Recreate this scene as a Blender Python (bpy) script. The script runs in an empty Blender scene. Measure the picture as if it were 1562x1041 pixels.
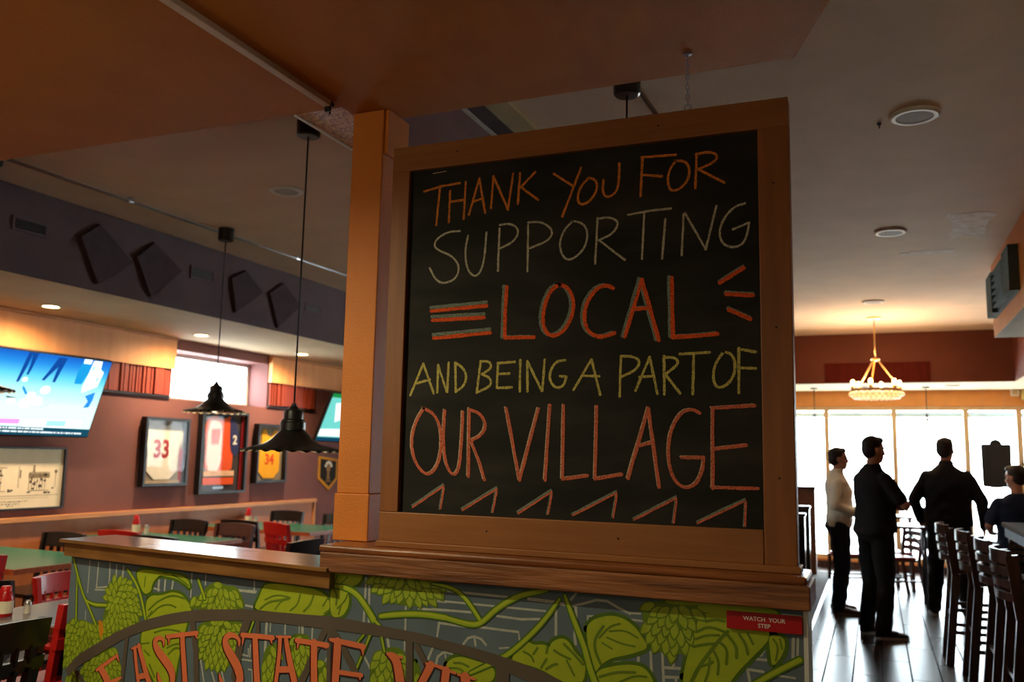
import bpy, bmesh, math, random
from mathutils import Matrix, Vector
from mathutils.geometry import tessellate_polygon
random.seed(7)
sc = bpy.context.scene
C = sc.collection
PI = math.pi
# ------------------------------------------------------------------ camera, world, exposure
cam_d = bpy.data.cameras.new('camera'); cam = bpy.data.objects.new('camera', cam_d); C.objects.link(cam)
cam.matrix_world = Matrix(((0.92422394, 0.03169182, 0.38053349, 0), (0.38133527, -0.1283737, -0.91547999, 0),
                           (0.01983727, 0.99121936, -0.13073125, 1.55), (0, 0, 0, 1)))
cam_d.sensor_width = 36; cam_d.lens = 30.65; cam_d.clip_start = 0.05
cam_d.dof.use_dof = True; cam_d.dof.focus_distance = 2.85; cam_d.dof.aperture_fstop = 3.2
sc.camera = cam
sc.view_settings.view_transform = 'Standard'; sc.view_settings.look = 'None'
sc.view_settings.gamma = 1; sc.view_settings.exposure = 0.0; sc.view_settings.use_curve_mapping = False
wd = bpy.data.worlds.new('daylight'); sc.world = wd; wd.use_nodes = True
wb = wd.node_tree.nodes['Background']; wb.inputs[0].default_value = (0.78, 0.93, 1.0, 1); wb.inputs[1].default_value = 30.0

def portal(loc, rot, sx, sy):
    d = bpy.data.lights.new('window_portal', 'AREA'); d.shape = 'RECTANGLE'; d.size = sx; d.size_y = sy
    d.cycles.is_portal = True
    o = bpy.data.objects.new('window_portal', d); o.location = loc; o.rotation_euler = rot; C.objects.link(o)
portal((0.6, 14.32, 1.26), (-PI/2, 0, 0), 3.7, 2.3)
portal((-7.12, 7.78, 2.33), (0, -PI/2, 0), 0.56, 1.56)

def spot(name, loc, watts, col, deg=110, blend=0.6, r=0.05, aim=None):
    d = bpy.data.lights.new(name, 'SPOT'); d.energy = watts; d.color = col; d.spot_size = math.radians(deg); d.spot_blend = blend; d.shadow_soft_size = r
    o = bpy.data.objects.new(name, d); o.location = loc; C.objects.link(o)
    if aim: o.rotation_euler = (Vector(aim) - Vector(loc)).to_track_quat('-Z', 'Y').to_euler()
    return o
def point(name, loc, watts, col, r=0.03):
    d = bpy.data.lights.new(name, 'POINT'); d.energy = watts; d.color = col; d.shadow_soft_size = r
    o = bpy.data.objects.new(name, d); o.location = loc; C.objects.link(o); return o
WARM = (1.0, 0.71, 0.43); SOFTWARM = (1.0, 0.80, 0.56); LAMP = (1.0, 0.93, 0.58)

# ------------------------------------------------------------------ helpers
def lin(c):
    return tuple((v/255/12.92 if v/255 <= 0.04045 else ((v/255+0.055)/1.055)**2.4) for v in c)
MATS = {}
def mat(name, rgb, rough=0.6, spec=0.4, var=0.12, scale=8.0, metal=0.0, bump=0.0, bscale=60.0, stretch=None, rgb2=None, coat=0.0, emit=None, estr=0.0):
    if name in MATS: return MATS[name]
    m = bpy.data.materials.new(name); m.use_nodes = True; nt = m.node_tree; b = nt.nodes['Principled BSDF']
    c = lin(rgb); c2 = lin(rgb2) if rgb2 else tuple(v*(1-var) for v in c); c1 = c if rgb2 else tuple(min(1, v*(1+var)) for v in c)
    tc = nt.nodes.new('ShaderNodeTexCoord'); mp = nt.nodes.new('ShaderNodeMapping'); nz = nt.nodes.new('ShaderNodeTexNoise'); rp = nt.nodes.new('ShaderNodeValToRGB')
    if stretch: mp.inputs['Scale'].default_value = stretch
    nz.inputs['Scale'].default_value = scale; nz.inputs['Detail'].default_value = 5
    rp.color_ramp.elements[0].position = 0.35; rp.color_ramp.elements[1].position = 0.65
    rp.color_ramp.elements[0].color = (*c2, 1); rp.color_ramp.elements[1].color = (*c1, 1)
    nt.links.new(tc.outputs['Object'], mp.inputs[0]); nt.links.new(mp.outputs[0], nz.inputs['Vector']); nt.links.new(nz.outputs['Fac'], rp.inputs[0]); nt.links.new(rp.outputs[0], b.inputs['Base Color'])
    b.inputs['Roughness'].default_value = rough; b.inputs['Specular IOR Level'].default_value = spec; b.inputs['Metallic'].default_value = metal
    b.inputs['Coat Weight'].default_value = coat; b.inputs['Coat Roughness'].default_value = 0.12
    if emit is not None:
        b.inputs['Emission Color'].default_value = (*lin(emit), 1); b.inputs['Emission Strength'].default_value = estr
    if bump:
        n2 = nt.nodes.new('ShaderNodeTexNoise'); n2.inputs['Scale'].default_value = bscale; n2.inputs['Detail'].default_value = 3
        bp = nt.nodes.new('ShaderNodeBump'); bp.inputs['Strength'].default_value = bump; bp.inputs['Distance'].default_value = 0.01
        nt.links.new(mp.outputs[0], n2.inputs['Vector']); nt.links.new(n2.outputs['Fac'], bp.inputs['Height']); nt.links.new(bp.outputs[0], b.inputs['Normal'])
    MATS[name] = m; return m
def wood(name, rgb, rgb2, axis='x', rough=0.4, coat=0.0, bump=0.15, fine=1.0):
    s = {'x': (1.2, 14, 14), 'y': (14, 1.2, 14), 'z': (14, 14, 1.2)}[axis]
    return mat(name, rgb, rough=rough, rgb2=rgb2, scale=2.2*fine, stretch=s, bump=bump, bscale=6*fine, coat=coat)
def emis(name, rgb, s):
    if name in MATS: return MATS[name]
    m = bpy.data.materials.new(name); m.use_nodes = True; nt = m.node_tree; nt.nodes.remove(nt.nodes['Principled BSDF'])
    e = nt.nodes.new('ShaderNodeEmission'); e.inputs[0].default_value = (*lin(rgb), 1); e.inputs[1].default_value = s
    nt.links.new(e.outputs[0], nt.nodes['Material Output'].inputs[0]); MATS[name] = m; return m
def glass(name, tint=(255, 255, 255), f=0.04, k=0.7):
    if name in MATS: return MATS[name]
    m = bpy.data.materials.new(name); m.use_nodes = True; nt = m.node_tree; nt.nodes.remove(nt.nodes['Principled BSDF'])
    t = nt.nodes.new('ShaderNodeBsdfTransparent'); t.inputs[0].default_value = (*lin(tint), 1)
    g = nt.nodes.new('ShaderNodeBsdfGlossy'); g.inputs['Roughness'].default_value = 0.02
    lw = nt.nodes.new('ShaderNodeLayerWeight'); lw.inputs[0].default_value = 0.5
    pw = nt.nodes.new('ShaderNodeMath'); pw.operation = 'POWER'; pw.inputs[1].default_value = 4; nt.links.new(lw.outputs['Facing'], pw.inputs[0])
    fr = nt.nodes.new('ShaderNodeMath'); fr.operation = 'MULTIPLY_ADD'; fr.inputs[1].default_value = k; fr.inputs[2].default_value = f; nt.links.new(pw.outputs[0], fr.inputs[0])
    mx = nt.nodes.new('ShaderNodeMixShader'); nt.links.new(fr.outputs[0], mx.inputs[0]); nt.links.new(t.outputs[0], mx.inputs[1]); nt.links.new(g.outputs[0], mx.inputs[2])
    nt.links.new(mx.outputs[0], nt.nodes['Material Output'].inputs[0]); MATS[name] = m; return m

class MB:
    def __init__(s, T=None): s.v = []; s.f = []; s.m = []; s.T = T or Matrix.Identity(4)
    def add(s, vs, fs, m=0):
        n = len(s.v); s.v += [s.T @ Vector(p) for p in vs]
        for f in fs: s.f.append([i+n for i in f]); s.m.append(m)
        return s
    def box(s, x0, x1, y0, y1, z0, z1, m=0, sides=None, R=None):
        vs = [(x, y, z) for z in (z0, z1) for y in (y0, y1) for x in (x0, x1)]
        if R: vs = [R @ Vector(p) for p in vs]
        fs = {'-z': (0, 2, 3, 1), '+z': (4, 5, 7, 6), '-y': (0, 1, 5, 4), '+y': (2, 6, 7, 3), '-x': (0, 4, 6, 2), '+x': (1, 3, 7, 5)}
        n = len(s.v); s.v += [s.T @ Vector(p) for p in vs]
        for k, f in fs.items(): s.f.append([i+n for i in f]); s.m.append(sides.get(k, m) if sides else m)
        return s
    def beam(s, p0, p1, w, h, m=0, up=(0, 0, 1), taper=1.0):
        p0, p1 = Vector(p0), Vector(p1); d = (p1-p0).normalized(); a = d.cross(Vector(up))
        if a.length < 1e-4: a = d.cross(Vector((0, 1, 0)))
        a.normalize(); b = a.cross(d); vs = []
        for p, k in ((p0, 1), (p1, taper)):
            for i, j in ((-1, -1), (1, -1), (1, 1), (-1, 1)): vs.append(p+a*i*w/2*k+b*j*h/2*k)
        return s.add(vs, [(0, 1, 2, 3), (7, 6, 5, 4), (0, 4, 5, 1), (1, 5, 6, 2), (2, 6, 7, 3), (3, 7, 4, 0)], m)
    def tube(s, pts, r, n=10, m=0, caps=True, closed=False):
        pts = [Vector(p) for p in pts]; N = len(pts); rs = r if isinstance(r, (list, tuple)) else [r]*N
        vs = []; a = None
        for i, p in enumerate(pts):
            d = (pts[(i+1) % N]-pts[i-1]) if closed else (pts[min(i+1, N-1)]-pts[max(i-1, 0)])
            d.normalize()
            if a is None:
                a = d.cross(Vector((0, 0, 1)))
                if a.length < 1e-3: a = d.cross(Vector((0, 1, 0)))
            a = (a-d*a.dot(d)).normalized(); b = d.cross(a)
            for k in range(n):
                t = 2*PI*k/n; vs.append(p+(a*math.cos(t)+b*math.sin(t))*rs[i])
        fs = []
        for i in range(N if closed else N-1):
            j = (i+1) % N
            for k in range(n): fs.append((i*n+k, i*n+(k+1) % n, j*n+(k+1) % n, j*n+k))
        if caps and not closed: fs += [tuple(range(n-1, -1, -1)), tuple((N-1)*n+k for k in range(n))]
        return s.add(vs, fs, m)
    def lathe(s, prof, c=(0, 0, 0), n=32, m=0, wave=0, nw=0, R=None):
        vs = []; N = len(prof)
        for i, q in enumerate(prof):
            r, z = q[0], q[1]; wv = q[2] if len(q) > 2 else 0
            for k in range(n):
                t = 2*PI*k/n; p = Vector((r*math.cos(t), r*math.sin(t), z+(wv*math.cos(nw*t) if nw else 0)))
                if R: p = R @ p
                vs.append(p+Vector(c))
        fs = [(i*n+k, i*n+(k+1) % n, (i+1)*n+(k+1) % n, (i+1)*n+k) for i in range(N-1) for k in range(n)]
        if prof[0][0] > 1e-6: fs.append(tuple(range(n-1, -1, -1)))
        if prof[-1][0] > 1e-6: fs.append(tuple((N-1)*n+k for k in range(n)))
        return s.add(vs, fs, m)
    def poly(s, pts, m=0):   # flat polygon of 3-D points
        pts = [Vector(p) for p in pts]; tr = tessellate_polygon([pts]); return s.add(pts, [tuple(t) for t in tr], m)
    def prism(s, pts, off, m=0):   # polygon extruded by vector off
        pts = [Vector(p) for p in pts]; N = len(pts); off = Vector(off); tr = tessellate_polygon([pts])
        fs = [tuple(t) for t in tr]+[tuple(i+N for i in reversed(t)) for t in tr]+[(i, (i+1) % N, (i+1) % N+N, i+N) for i in range(N)]
        return s.add(pts+[p+off for p in pts], fs, m)
    def ell(s, c, r, m=0, n=16, k=10, R=None):
        vs = []; c = Vector(c)
        for i in range(k+1):
            a = PI*i/k-PI/2
            for j in range(n):
                t = 2*PI*j/n; p = Vector((r[0]*math.cos(a)*math.cos(t), r[1]*math.cos(a)*math.sin(t), r[2]*math.sin(a)))
                vs.append(c+(R @ p if R else p))
        fs = [(i*n+j, i*n+(j+1) % n, (i+1)*n+(j+1) % n, (i+1)*n+j) for i in range(k) for j in range(n)]
        return s.add(vs, fs, m)
    def loft(s, secs, m=0, n=24, e=2.3):   # secs: (cx,cy,z,rx,ry)
        vs = []
        for cx, cy, z, rx, ry in secs:
            for j in range(n):
                t = 2*PI*j/n; a, b = math.cos(t), math.sin(t)
                vs.append((cx+rx*math.copysign(abs(a)**(2/e), a), cy+ry*math.copysign(abs(b)**(2/e), b), z))
        N = len(secs); fs = [(i*n+j, i*n+(j+1) % n, (i+1)*n+(j+1) % n, (i+1)*n+j) for i in range(N-1) for j in range(n)]
        fs += [tuple(range(n-1, -1, -1)), tuple((N-1)*n+j for j in range(n))]
        return s.add(vs, fs, m)
    def text(s, body, size, T, m=0, depth=0.002, align='CENTER', bold=0.0, sx=1.0):
        cu = bpy.data.curves.new('t', 'FONT'); cu.body = body; cu.size = size; cu.align_x = align; cu.align_y = 'CENTER'; cu.extrude = depth/2; cu.offset = bold; cu.resolution_u = 3; cu.space_line = 0.85
        ob = bpy.data.objects.new('t', cu); C.objects.link(ob); dg = bpy.context.evaluated_depsgraph_get()
        me = bpy.data.meshes.new_from_object(ob.evaluated_get(dg))
        s.add([T @ Vector((v.co.x*sx, v.co.y, v.co.z)) for v in me.vertices], [tuple(p.vertices) for p in me.polygons], m)
        bpy.data.objects.remove(ob); bpy.data.curves.remove(cu); bpy.data.meshes.remove(me); return s
    def build(s, name, mats, parent=None, smooth=False, bevel=0.0, auto=False):
        me = bpy.data.meshes.new(name); me.from_pydata([tuple(p) for p in s.v], [], s.f)
        for q in (mats if isinstance(mats, (list, tuple)) else [mats]): me.materials.append(q)
        me.polygons.foreach_set('material_index', s.m)
        if smooth: me.polygons.foreach_set('use_smooth', [True]*len(me.polygons))
        bm = bmesh.new(); bm.from_mesh(me); bmesh.ops.remove_doubles(bm, verts=bm.verts, dist=1e-6); bmesh.ops.recalc_face_normals(bm, faces=bm.faces)
        if auto:
            for f in bm.faces: f.smooth = True
            for e in bm.edges:
                if len(e.link_faces) == 2 and e.calc_face_angle(0) > 0.6: e.smooth = False
        bm.to_mesh(me); bm.free()
        o = bpy.data.objects.new(name, me); C.objects.link(o)
        if parent: o.parent = parent
        if bevel:
            bv = o.modifiers.new('bevel', 'BEVEL'); bv.width = bevel; bv.segments = 2; bv.limit_method = 'ANGLE'
        return o
def tag(o, label, cat, group=None, kind=None):
    o['label'] = label; o['category'] = cat
    if group: o['group'] = group
    if kind: o['kind'] = kind
    return o
def thing(name, label, cat, loc=(0, 0, 0), rz=0.0, group=None):
    o = bpy.data.objects.new(name, None); o.empty_display_size = 0.1; C.objects.link(o); o.location = loc; o.rotation_euler = (0, 0, rz)
    tag(o, label, cat, group); o['_w'] = 1; del o['_w']; return o
def W(o):   # a mesh builder that takes world coordinates for parts of thing o
    return MB((Matrix.Translation(o.location) @ o.rotation_euler.to_matrix().to_4x4()).inverted())
def struct(name, mb, mats, **k):
    o = mb.build(name, mats, **k); o['kind'] = 'structure'; return o
def dup(root, loc, rz, label, group=None, scale=1.0, swap=None, name=None):
    def cp(o, par):
        c = o.copy(); C.objects.link(c); c.parent = par
        if swap and c.type == 'MESH' and o.data.materials and o.data.materials[0].name in swap:
            key = (o.data.name, swap[o.data.materials[0].name])
            if key not in DUPM:
                me = o.data.copy(); me.materials[0] = MATS[swap[o.data.materials[0].name]]; DUPM[key] = me
            c.data = DUPM[key]
        for ch in list(o.children): cp(ch, c)
        return c
    kids = list(root.children); r = root.copy(); C.objects.link(r); r.location = loc; r.rotation_euler = (0, 0, rz); r.scale = (scale, scale, scale); r['label'] = label
    if group: r['group'] = group
    for ch in kids: cp(ch, r)
    return r
DUPM = {}
def chaikin(p, closed=True, it=2):
    for _ in range(it):
        q = []; n = len(p)
        if not closed: q.append(p[0])
        for i in range(n if closed else n-1):
            a, b = p[i], p[(i+1) % n]; q.append((a[0]*.75+b[0]*.25, a[1]*.75+b[1]*.25)); q.append((a[0]*.25+b[0]*.75, a[1]*.25+b[1]*.75))
        if not closed: q.append(p[-1])
        p = q
    return p
def ribbon(pts, ws, cap=True):   # 2-D stroke -> list of polygons
    P = [Vector(p) for p in pts]; N = len(P); L = []; R = []; out = []
    for i in range(N):
        d = (P[min(i+1, N-1)]-P[max(i-1, 0)]); d = d.normalized() if d.length > 1e-9 else Vector((1, 0)); n = Vector((-d.y, d.x)); L.append(P[i]+n*ws[i]/2); R.append(P[i]-n*ws[i]/2)
    for i in range(N-1): out.append([L[i], R[i], R[i+1], L[i+1]])
    if cap:
        for i, sgn in ((0, -1), (N-1, 1)):
            j = 1 if i == 0 else N-2; d = (P[i]-P[j]).normalized(); a0 = math.atan2(d.y, d.x); r = ws[i]/2
            out.append([P[i]+Vector((math.cos(a0+t), math.sin(a0+t)))*r for t in [-PI/2+PI*k/6 for k in range(7)]])
    return out
def resample(ws, n):
    m = len(ws); return [ws[min(int(t), m-1)]*(1-(t-int(t)))+ws[min(int(t)+1, m-1)]*(t-int(t)) for t in [i*(m-1)/(n-1) for i in range(n)]]
# ------------------------------------------------------------------ materials
CEIL = mat('taupe_ceiling_paint', (214, 188, 160), rough=0.85, spec=0.2, var=0.04, scale=3, bump=0.15, bscale=120)
LOWC = mat('orange_brown_ceiling_paint', (180, 106, 30), rough=0.75, spec=0.25, var=0.05, scale=4, bump=0.35, bscale=160)
ORANGE = mat('orange_tan_paint', (210, 122, 46), rough=0.55, spec=0.35, var=0.05, scale=5, bump=0.2, bscale=150)
PURPLE = mat('plum_wall_paint', (128, 84, 80), rough=0.75, spec=0.25, var=0.05, scale=3)
DARKPURP = mat('dark_purple_bulkhead_paint', (92, 78, 82), rough=0.8, spec=0.2, var=0.06, scale=3)
DARKPAN = mat('dark_purple_panel_fabric', (78, 66, 70), rough=0.95, spec=0.1, var=0.06, scale=12)
CREAM = mat('cream_soffit_paint', (215, 195, 160), rough=0.8, spec=0.2, var=0.04, scale=3)
RUST = mat('rust_brown_wall_paint', (86, 40, 22), rough=0.75, spec=0.25, var=0.06, scale=3)
FRAMEW = wood('painted_brown_frame_wood', (152, 94, 46), (140, 84, 40), 'x', rough=0.5, bump=0.06)
LEDGEW = wood('weathered_ledge_wood', (158, 98, 58), (104, 60, 34), 'x', rough=0.5, bump=0.5)
CAPW = wood('varnished_cap_wood', (138, 96, 52), (112, 74, 40), 'x', rough=0.3, coat=1.0, bump=0.0)
WAINS = wood('honey_wainscot_wood', (190, 118, 70), (180, 108, 62), 'z', rough=0.45, fine=.35)
RAILW = wood('light_chair_rail_wood', (216, 150, 88), (196, 128, 72), 'y', rough=0.4)
VENEER = wood('light_veneer', (234, 166, 104), (226, 154, 92), 'z', rough=0.45, fine=.35)
REDW = wood('red_slat_wood', (150, 62, 38), (128, 48, 30), 'z', rough=0.5)
BLACKM = mat('black_metal', (22, 22, 24), rough=0.35, spec=0.5, var=0.1, scale=20)
BLACKP = mat('black_plastic', (20, 20, 22), rough=0.4, spec=0.4, var=0.05)
STEEL = mat('galvanised_steel', (170, 172, 175), rough=0.35, metal=0.9, var=0.05, scale=30)
WHITEP = mat('white_plastic', (225, 222, 215), rough=0.5, var=0.03)
GREYGRILL = mat('grey_speaker_grille', (180, 178, 174), rough=0.8, var=0.1, scale=200)
CHALKB = None
WGLASS = glass('window_glass')
PGLASS = glass('picture_glass', f=0.006, k=0.13)
BLKCH = mat('black_chair_paint', (20, 19, 20), rough=0.35, spec=0.5, var=0.1, coat=0.3)
REDCH = mat('red_chair_paint', (190, 30, 28), rough=0.4, spec=0.4, var=0.06, coat=0.2)
BRNCH = mat('dark_brown_chair_paint', (72, 34, 28), rough=0.4, spec=0.4, var=0.1, coat=0.2)
GREENT = mat('green_laminate', (44, 112, 90), rough=0.22, spec=0.5, var=0.08, scale=40)
LILACT = mat('dark_grey_laminate', (120, 112, 118), rough=0.2, spec=0.5, var=0.08, scale=40)
TRIMT = wood('table_edge_wood', (170, 92, 52), (150, 78, 42), 'x')
DARKW = wood('dark_bar_wood', (88, 52, 34), (58, 33, 22), 'z', rough=0.35, coat=0.3)

def floor_mat():
    m = bpy.data.materials.new('dark_plank_floor'); m.use_nodes = True; nt = m.node_tree; b = nt.nodes['Principled BSDF']
    tc = nt.nodes.new('ShaderNodeTexCoord'); mp = nt.nodes.new('ShaderNodeMapping'); mp.inputs['Rotation'].default_value = (0, 0, PI/2)
    br = nt.nodes.new('ShaderNodeTexBrick'); br.inputs['Scale'].default_value = 1; br.inputs['Brick Width'].default_value = 1.2; br.inputs['Row Height'].default_value = 0.2; br.inputs['Mortar Size'].default_value = 0.006
    br.inputs['Color1'].default_value = (*lin((84, 66, 56)), 1); br.inputs['Color2'].default_value = (*lin((58, 45, 38)), 1); br.inputs['Mortar'].default_value = (*lin((28, 20, 16)), 1)
    nz = nt.nodes.new('ShaderNodeTexNoise'); nz.inputs['Scale'].default_value = 5; mp2 = nt.nodes.new('ShaderNodeMapping'); mp2.inputs['Scale'].default_value = (8, 1, 1)
    mx = nt.nodes.new('ShaderNodeMix'); mx.data_type = 'RGBA'; mx.blend_type = 'MULTIPLY'; mx.inputs[0].default_value = 0.5
    nt.links.new(tc.outputs['Object'], mp.inputs[0]); nt.links.new(mp.outputs[0], br.inputs['Vector']); nt.links.new(tc.outputs['Object'], mp2.inputs[0]); nt.links.new(mp2.outputs[0], nz.inputs['Vector'])
    nt.links.new(br.outputs['Color'], mx.inputs[6]); nt.links.new(nz.outputs['Fac'], mx.inputs[7]); nt.links.new(mx.outputs[2], b.inputs['Base Color'])
    b.inputs['Roughness'].default_value = 0.26; b.inputs['Specular IOR Level'].default_value = 0.2
    bp = nt.nodes.new('ShaderNodeBump'); bp.inputs['Strength'].default_value = 0.15; bp.inputs['Distance'].default_value = 0.003; bp.invert = True
    mr = nt.nodes.new('ShaderNodeMath'); mr.operation = 'MULTIPLY_ADD'; mr.inputs[1].default_value = -0.09; mr.inputs[2].default_value = 0.13; nt.links.new(br.outputs['Fac'], mr.inputs[0]); nt.links.new(mr.outputs[0], b.inputs['Specular IOR Level'])
    sep = nt.nodes.new('ShaderNodeSeparateColor'); nt.links.new(br.outputs['Color'], sep.inputs[0]); rr = nt.nodes.new('ShaderNodeMath'); rr.operation = 'MULTIPLY_ADD'; rr.inputs[1].default_value = 1.2; rr.inputs[2].default_value = 0.2; nt.links.new(sep.outputs[0], rr.inputs[0]); r2 = nt.nodes.new('ShaderNodeMath'); r2.operation = 'MULTIPLY_ADD'; r2.inputs[1].default_value = 0.6; nt.links.new(br.outputs['Fac'], r2.inputs[0]); nt.links.new(rr.outputs[0], r2.inputs[2]); nt.links.new(r2.outputs[0], b.inputs['Roughness'])
    nt.links.new(br.outputs['Fac'], bp.inputs['Height']); nt.links.new(bp.outputs[0], b.inputs['Normal']); return m
CARPET = mat('maroon_carpet', (96, 22, 20), rough=0.9, spec=0.1, rgb2=(40, 12, 12), scale=9)

# ------------------------------------------------------------------ the room
struct('floor', MB().box(-2.0, 2.7, -3.5, 14.4, -0.1, 0), floor_mat())
struct('floor_dining', MB().box(-7.1, -2.0, -3.5, 14.4, -0.1, 0), CARPET)
struct('floor_platform', MB().box(-1.98, -0.54, 3.4, 12.2, 0.0, 0.15), mat('platform_dark_carpet', (58, 44, 38), rough=0.9, var=0.2, scale=30))
struct('trim_1', MB().box(-0.56, -0.53, 3.4, 12.2, 0.135, 0.156).box(-0.54, -0.532, 3.4, 12.2, 0.0, 0.136), STEEL)
struct('ceiling', MB().box(-7.1, 2.7, -3.5, 14.4, 3.3, 3.45), CEIL)
# low orange-brown ceiling over the camera, with its longer piece running out over the post
def prismz(mb, pts, z0, z1, m=0): return mb.prism([(x, y, z0) for x, y in pts], (0, 0, z1-z0), m)
b = MB(); prismz(b, [(-6.9, -3.45), (0.85, -3.45), (0.6, 0.2), (-0.08, 2.54), (-0.205, 2.885), (-1.66, 2.91), (-1.87, 2.91), (-1.87, 2.73), (-6.9, 2.73)], 2.88, 3.298)
struct('ceiling_low', b, LOWC)
b = MB().box(-2.09, -1.87, 2.732, 14.1, 2.88, 3.298, sides={'-z': 2, '+x': 1, '-x': 0})
struct('ceiling_beam', b, [LOWC, mat('plum_beam_paint', (122, 84, 82), rough=0.8, var=0.05), mat('stippled_soffit_window_light', (224, 160, 96), rough=0.45, spec=0.6, rgb2=(150, 92, 48), scale=70, bump=1.0, bscale=110)])  # stippled underside, its colour lightened to stand for grazing window light
struct('trim_2', MB().box(-2.096, -2.084, 2.735, 14.1, 2.874, 2.886), mat('window_lit_corner_bead', (225, 225, 220), rough=0.4, var=0.02))  # corner bead coloured pale for the window light along the edge
# strips on the ceiling to the right of the beam
struct('trim_3', MB().box(-1.87, -1.845, 3.0, 12.6, 3.275, 3.299), WHITEP)
struct('trim_4', MB().box(-1.845, -1.735, 3.0, 12.6, 3.28, 3.299), mat('dark_brown_strip_paint', (70, 40, 32), rough=0.8))
struct('trim_5', MB().box(-1.735, -1.61, 3.0, 12.6, 3.27, 3.299), mat('pale_tan_strip_paint', (188, 168, 118), rough=0.7, var=0.03))
# left wall with its window bay
XL = -6.75
b = MB().box(-7.1, XL, -3.5, 7.0, 0, 3.3).box(-7.1, XL, 8.57, 14.4, 0, 3.3).box(-7.1, XL, 7.0, 8.57, 0, 2.07).box(-7.1, XL, 7.0, 8.57, 2.59, 3.3)
struct('wall_left', b, PURPLE)
b = MB().box(-7.075, -7.03, 7.0, 8.57, 2.07, 2.11).box(-7.075, -7.03, 7.0, 8.57, 2.55, 2.59).box(-7.075, -7.03, 7.0, 7.04, 2.11, 2.55).box(-7.075, -7.03, 8.53, 8.57, 2.11, 2.55)
w1 = struct('window_1', b, WHITEP); p = MB().box(-7.056, -7.050, 7.04, 8.53, 2.11, 2.55).build('pane', WGLASS, w1)
# wainscot and chair rail
struct('wall_wainscot', MB().box(XL, XL+0.02, -3.4, 9.62, 0.0, 0.91), WAINS)
struct('trim_6', MB().box(XL, XL+0.055, -3.4, 9.64, 0.905, 0.95).box(XL+0.002, XL+0.04, 9.6, 9.64, 0, 0.905), RAILW, bevel=0.004)
# bulkhead above the left wall: dark vertical face, cream underside
struct('ceiling_bulkhead', MB().box(XL, -5.3, 2.74, 14.1, 2.70, 3.298, sides={'-z': 1, '+x': 0, '-y': 0, '+y': 0, '+z': 0, '-x': 0}), [DARKPURP, CREAM])
# other walls
struct('wall_back', MB().box(-7.1, 2.7, -3.6, -3.5, 0, 3.45), PURPLE)
struct('wall_right', MB().box(2.6, 2.7, -3.5, 14.4, 0, 3.3), RUST)
b = MB().box(-7.1, -1.28, 14.1, 14.4, 0, 3.3).box(-1.28, 2.7, 14.1, 14.4, 2.39, 3.3).box(-1.28, 2.7, 14.1, 14.4, 0, 0.13).box(2.42, 2.7, 14.1, 14.4, 0.13, 2.39)
struct('wall_front', b, mat('amber_wall_paint', (222, 150, 80), rough=0.7, var=0.04))
# dropped soffit before the windows and along the right wall
b = MB().box(-2.9, 2.6, 12.7, 14.1, 2.62, 3.298, sides={'-z': 1, '-y': 0, '-x': 0, '+y': 0, '+z': 0, '+x': 0}).box(1.68, 2.6, 8.9, 12.7, 2.62, 3.298, sides={'-z': 1})
struct('ceiling_soffit', b, [RUST, CREAM])
struct('trim_7', MB().box(-0.6, 0.71, 12.675, 12.7, 2.63, 2.895).box(-0.56, -0.5, 12.66, 12.68, 2.63, 2.89).box(-0.44, -0.4, 12.66, 12.68, 2.63, 2.89), mat('maroon_panel_wood', (70, 22, 14), rough=0.9, spec=0.05, var=0.15, stretch=(14, 14, 1), scale=3))
# right bulkhead over the bar
struct('ceiling_bar_bulkhead', MB().box(1.0, 2.6, -3.4, 8.6, 2.66, 3.298, sides={'-z': 1, '-x': 0, '+y': 0, '-y': 0, '+x': 0, '+z': 0}), [ORANGE, CREAM])
# front windows
FRW = mat('pale_window_frame', (226, 196, 150), rough=0.5, var=0.03)
b = MB()
for x in (-1.25, -0.666, 0.28, 1.231, 1.9, 2.40): b.box(x-0.035, x+0.035, 14.14, 14.22, 0.13, 2.39)
b.box(-1.28, 2.42, 14.13, 14.23, 2.33, 2.40).box(-1.28, 2.42, 14.13, 14.23, 0.11, 0.19).box(1.9, 2.42, 14.14, 14.22, 1.55, 1.60)
w2 = struct('window_2', b, FRW)
for x0, x1 in ((-1.215, -0.701), (-0.631, 0.245), (0.315, 1.196), (1.266, 1.865), (1.935, 2.365)):
    MB().box(x0, x1, 14.176, 14.184, 0.19, 2.33).build('pane', WGLASS, w2)
struct('baseboard_front', MB().box(-2.2, 2.6, 14.08, 14.1, 0, 0.10), DARKW)
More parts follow.
